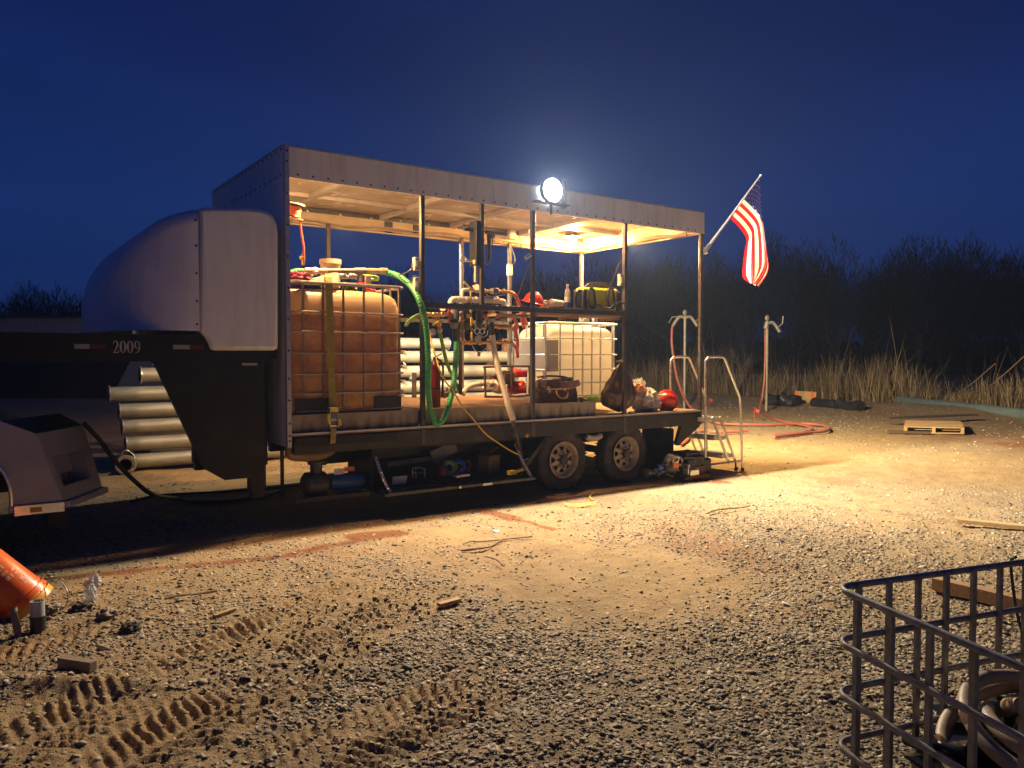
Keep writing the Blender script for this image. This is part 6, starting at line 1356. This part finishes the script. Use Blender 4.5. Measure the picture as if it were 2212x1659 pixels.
vs = np.stack(vs, 1).reshape(-1, 3); f = (np.arange(n)[:, None, None]*6+np.array([[0,1,3,2],[2,3,5,4]])[None]).reshape(-1, 4)
rd = NT('dry_reed'); at_ = rd.N('ShaderNodeAttribute'); at_.attribute_name = 'tone'
cr_ = rd.ramp(at_.outputs['Fac'], [(0, (.1,.07,.035)), (.5, (.23,.17,.085)), (1, (.38,.3,.17))]); rd.L(cr_, rd.b.inputs['Base Color']); rd.b.inputs['Roughness'].default_value = .8
rdo = raw_mesh('dry_reeds', vs, f, rd.mat, {'tone': np.repeat(g.uniform(0, 1, n), 6)}); tag(rdo, 'belt of dry tan reeds along the far edge of the yard', 'reeds', kind='stuff')
for p_, q_, l in (((2085,872),(2212,770),'longest bent reed cane leaning right at the reed edge'), ((2050,862),(2150,785),'second bent reed cane leaning right at the reed edge')):
    a_ = aZ(*p_); dd = (a_-CAM).dot(CF); e_ = CAM+ray(*q_)*dd; b = MB(); b.tube(catmull([a_, a_.lerp(e_, .5)+V((0,0,-.08)), e_], 5), .02, 6); tag(b.build('reed_cane', M['pallet_wood']), l, 'reed')
# ------------------------------------------------------------------ trees
def bare_tree(seed, H, spread=.5, depth=5):
    g = random.Random(seed); tr = MB(); cr = MB()
    def grow(p, d, L, r, lev):
        n = 3; pts = [p]; q = p; dd = d
        for i in range(n):
            dd = (dd+V((g.uniform(-.22,.22), g.uniform(-.22,.22), g.uniform(-.05,.2)))).normalized(); q = q+dd*(L/n); pts.append(q)
        mb = tr if lev <= 1 else cr
        mb.tube(pts, [r*(1-.5*i/n) for i in range(n+1)], 5 if lev < 2 else 3, caps=False)
        if lev >= depth: return
        for k in range(g.randint(3, 4) if lev < 4 else 3):
            t_ = g.uniform(.35, 1); i = min(int(t_*n), n-1); o = pts[i].lerp(pts[i+1], t_*n-i)
            ax = V((g.uniform(-1,1), g.uniform(-1,1), g.uniform(-.25,.9))); nd = (dd*.75+ax*spread*1.3).normalized()
            grow(o, nd, L*g.uniform(.55,.78), r*.5*(1-.3*t_), lev+1)
    for k in range(2): grow(V((.15*k,.1*k,0)), V((g.uniform(-.15,.15), g.uniform(-.15,.15), 1)), H*.36, H*.013, 0)
    return tr, cr
twig = plain('twig', (.013,.011,.0095), .9, 0, .3, 2)
protos = []
for s in range(5): 
    o = thing('bare_tree', (0,0,0), 'bare tree', 'tree', 'bare trees beyond the yard'); tr, cr = bare_tree(40+s, 9.5, .55)
    tr.build('trunk', M['bark'], o, smooth=0); cr.build('crown', twig, o, smooth=0); protos.append(o)
spots = []
g = random.Random(12)
k_ = 0
for i in range(46):
    x = -40+i*52+g.uniform(-18, 18); dp_ = g.uniform(52, 70)
    topy = 545+14*math.sin(i*1.7)+10*math.sin(i*.6) if x > 1250 else (560 if x > 700 else 625+12*math.sin(i*2.1))
    spots.append((x, dp_, EYE+(HOR-topy)/F*dp_))
used = set()
names = []
for i, (x, dp_, Ht) in enumerate(spots):
    src = protos[i % 5]
    if i % 5 in used: o = copy_tree(src)
    else: o = src; used.add(i % 5)
    q = FH*dp_+CR*((x-CX)/F*dp_); o.location = (q.x, q.y, -.05); s = Ht/9.0; o.scale = (s*1.1, s*1.1, s); o.rotation_euler = (0, 0, i*2.4)
    if x < 420: w_ = 'bare dark tree on the left horizon beyond the white nose and building'
    elif x < 1320: w_ = 'bare dark tree seen through the open trailer against the dusk sky'
    elif x < 1640: w_ = 'bare dark tree between the rear post and the flag at dusk'
    else: w_ = 'bare dark tree in the black tree line right of the flag'
    o['label'] = w_
    o['group'] = {'l': 'bare trees on the left horizon', 'm': 'bare trees behind the trailer', 'f': 'bare trees left of the flag', 'r': 'bare trees right of the flag'}['l' if x < 420 else 'm' if x < 1320 else 'f' if x < 1640 else 'r']
sh = thing('bare_shrub', (0,0,0), 'thin leafless shrub between the two standpipes', 'shrub'); tr, cr = bare_tree(77, 3.2, .8, 5); ltw = plain('pale_twig', (.16,.13,.11), .9); tr.build('trunk', ltw, sh, smooth=0); cr.build('crown', ltw, sh, smooth=0)
q = FH*30+CR*((1592-CX)/F*30); sh.location = (q.x, q.y, 0)
# far wood behind: one mass of trunks and twigs
g = np.random.default_rng(8); parts_ = []
for i in range(320):
    la0 = g.uniform(-78, 78); de0 = g.uniform(56, 84); pxx = CX+F*la0/de0
    Hh = (11.2 if pxx > 1560 else 10.4 if pxx > 1230 else 8.6 if pxx > 560 else 7.2)*g.uniform(.72, 1.1)*(de0/64); rad = g.uniform(1.6, 3.3); m_ = 950
    dv_ = g.normal(0, 1, (m_, 3)); dv_ /= np.linalg.norm(dv_, axis=1)[:, None]; rr_ = g.uniform(0, 1, m_)**.45
    px3 = dv_*rr_[:, None]*np.array([rad, rad, Hh*.42]); px3[:, 2] = np.abs(px3[:, 2]+Hh*.55)
    dr = dv_*.7+g.normal(0, .45, (m_, 3)); dr[:, 2] += .55; dr /= np.linalg.norm(dr, axis=1)[:, None]
    Ln = g.uniform(.35, 1.3, m_); wd = g.uniform(.014, .05, m_); ph = g.uniform(0, np.pi, m_)
    c0_ = px3+np.array([de0*FH.x+la0*CR.x, de0*FH.y+la0*CR.y, 0]); side_ = np.stack([np.cos(ph), np.sin(ph), np.zeros(m_)], -1)
    q_ = []
    for t_, wk in ((-.5, 1), (.5, .3)):
        for sg in (-1, 1): q_.append(c0_+dr*(Ln*t_)[:, None]+side_*(sg*wd*wk)[:, None])
    parts_.append(np.stack(q_, 1).reshape(-1, 3))
vs = np.vstack(parts_); vs[:, 2] = np.maximum(vs[:, 2], 0); f = (np.arange(len(vs)//4)[:, None, None]*4+np.array([[0,1,3,2]])[None]).reshape(-1, 4)
wo = raw_mesh('woodland', vs, f, twig); tag(wo, 'dark mass of leafless woodland beyond the reeds', 'woodland', kind='stuff')
# undergrowth bank hiding the horizon within the wood
NB = 640
def bank(u, v):
    la = -110+220*u; de = 74+6*mn.noise(V((la*.07, 0, 2))); hh = (3.4 if la > 2 else 2.6)+.8*mn.noise(V((la*.16, 5, 1)))+1.1*mn.noise(V((la*1.3, 3, 1)))+.8*mn.noise(V((la*3.1, 8, 1)))
    q = FH*(de+3*math.sin(v*math.pi)*(1-v))+CR*la; return V((q.x, q.y, -.1+hh*v))
b = MB(); b.grid(bank, NB, 6); ub = b.build('undergrowth', plain('undergrowth', (.012,.011,.009), 1., var=.5, scale=.7), smooth=0); tag(ub, 'dense black undergrowth inside the far wood', 'undergrowth', kind='stuff')

def bank2(u, v):  # dark sheet added to blacken the view below the far building
    la = -60+44*u; de = 30+4*mn.noise(V((la*.09, 0, 2))); hh = 1.75+.5*mn.noise(V((la*.3, 5, 1)))+.25*mn.noise(V((la*1.1, 3, 1)))
    q = FH*(de+2*v)+CR*la; return V((q.x, q.y, -.1+hh*v))
b = MB(); b.grid(bank2, 90, 6); tag(b.build('dark_sheet', bpy.data.materials['undergrowth'], smooth=0), 'added dark sheet blacking out the view below the pale far building', 'dark_sheet', kind='stuff')

HZ = MB(); HZ.box(-130, 130, -130, 130, -1.3, 16.0); hz = NT('haze_air'); hz.t.links.remove(hz.out.inputs['Surface'].links[0])
pv = hz.N('ShaderNodeVolumePrincipled'); pv.inputs['Color'].default_value = (.5,.66,1,1); pv.inputs['Density'].default_value = .0011; pv.inputs['Anisotropy'].default_value = .55
hz.L(pv.outputs[0], hz.out.inputs['Volume']); ho = HZ.build('haze', hz.mat, smooth=0); ho['kind'] = 'stuff'
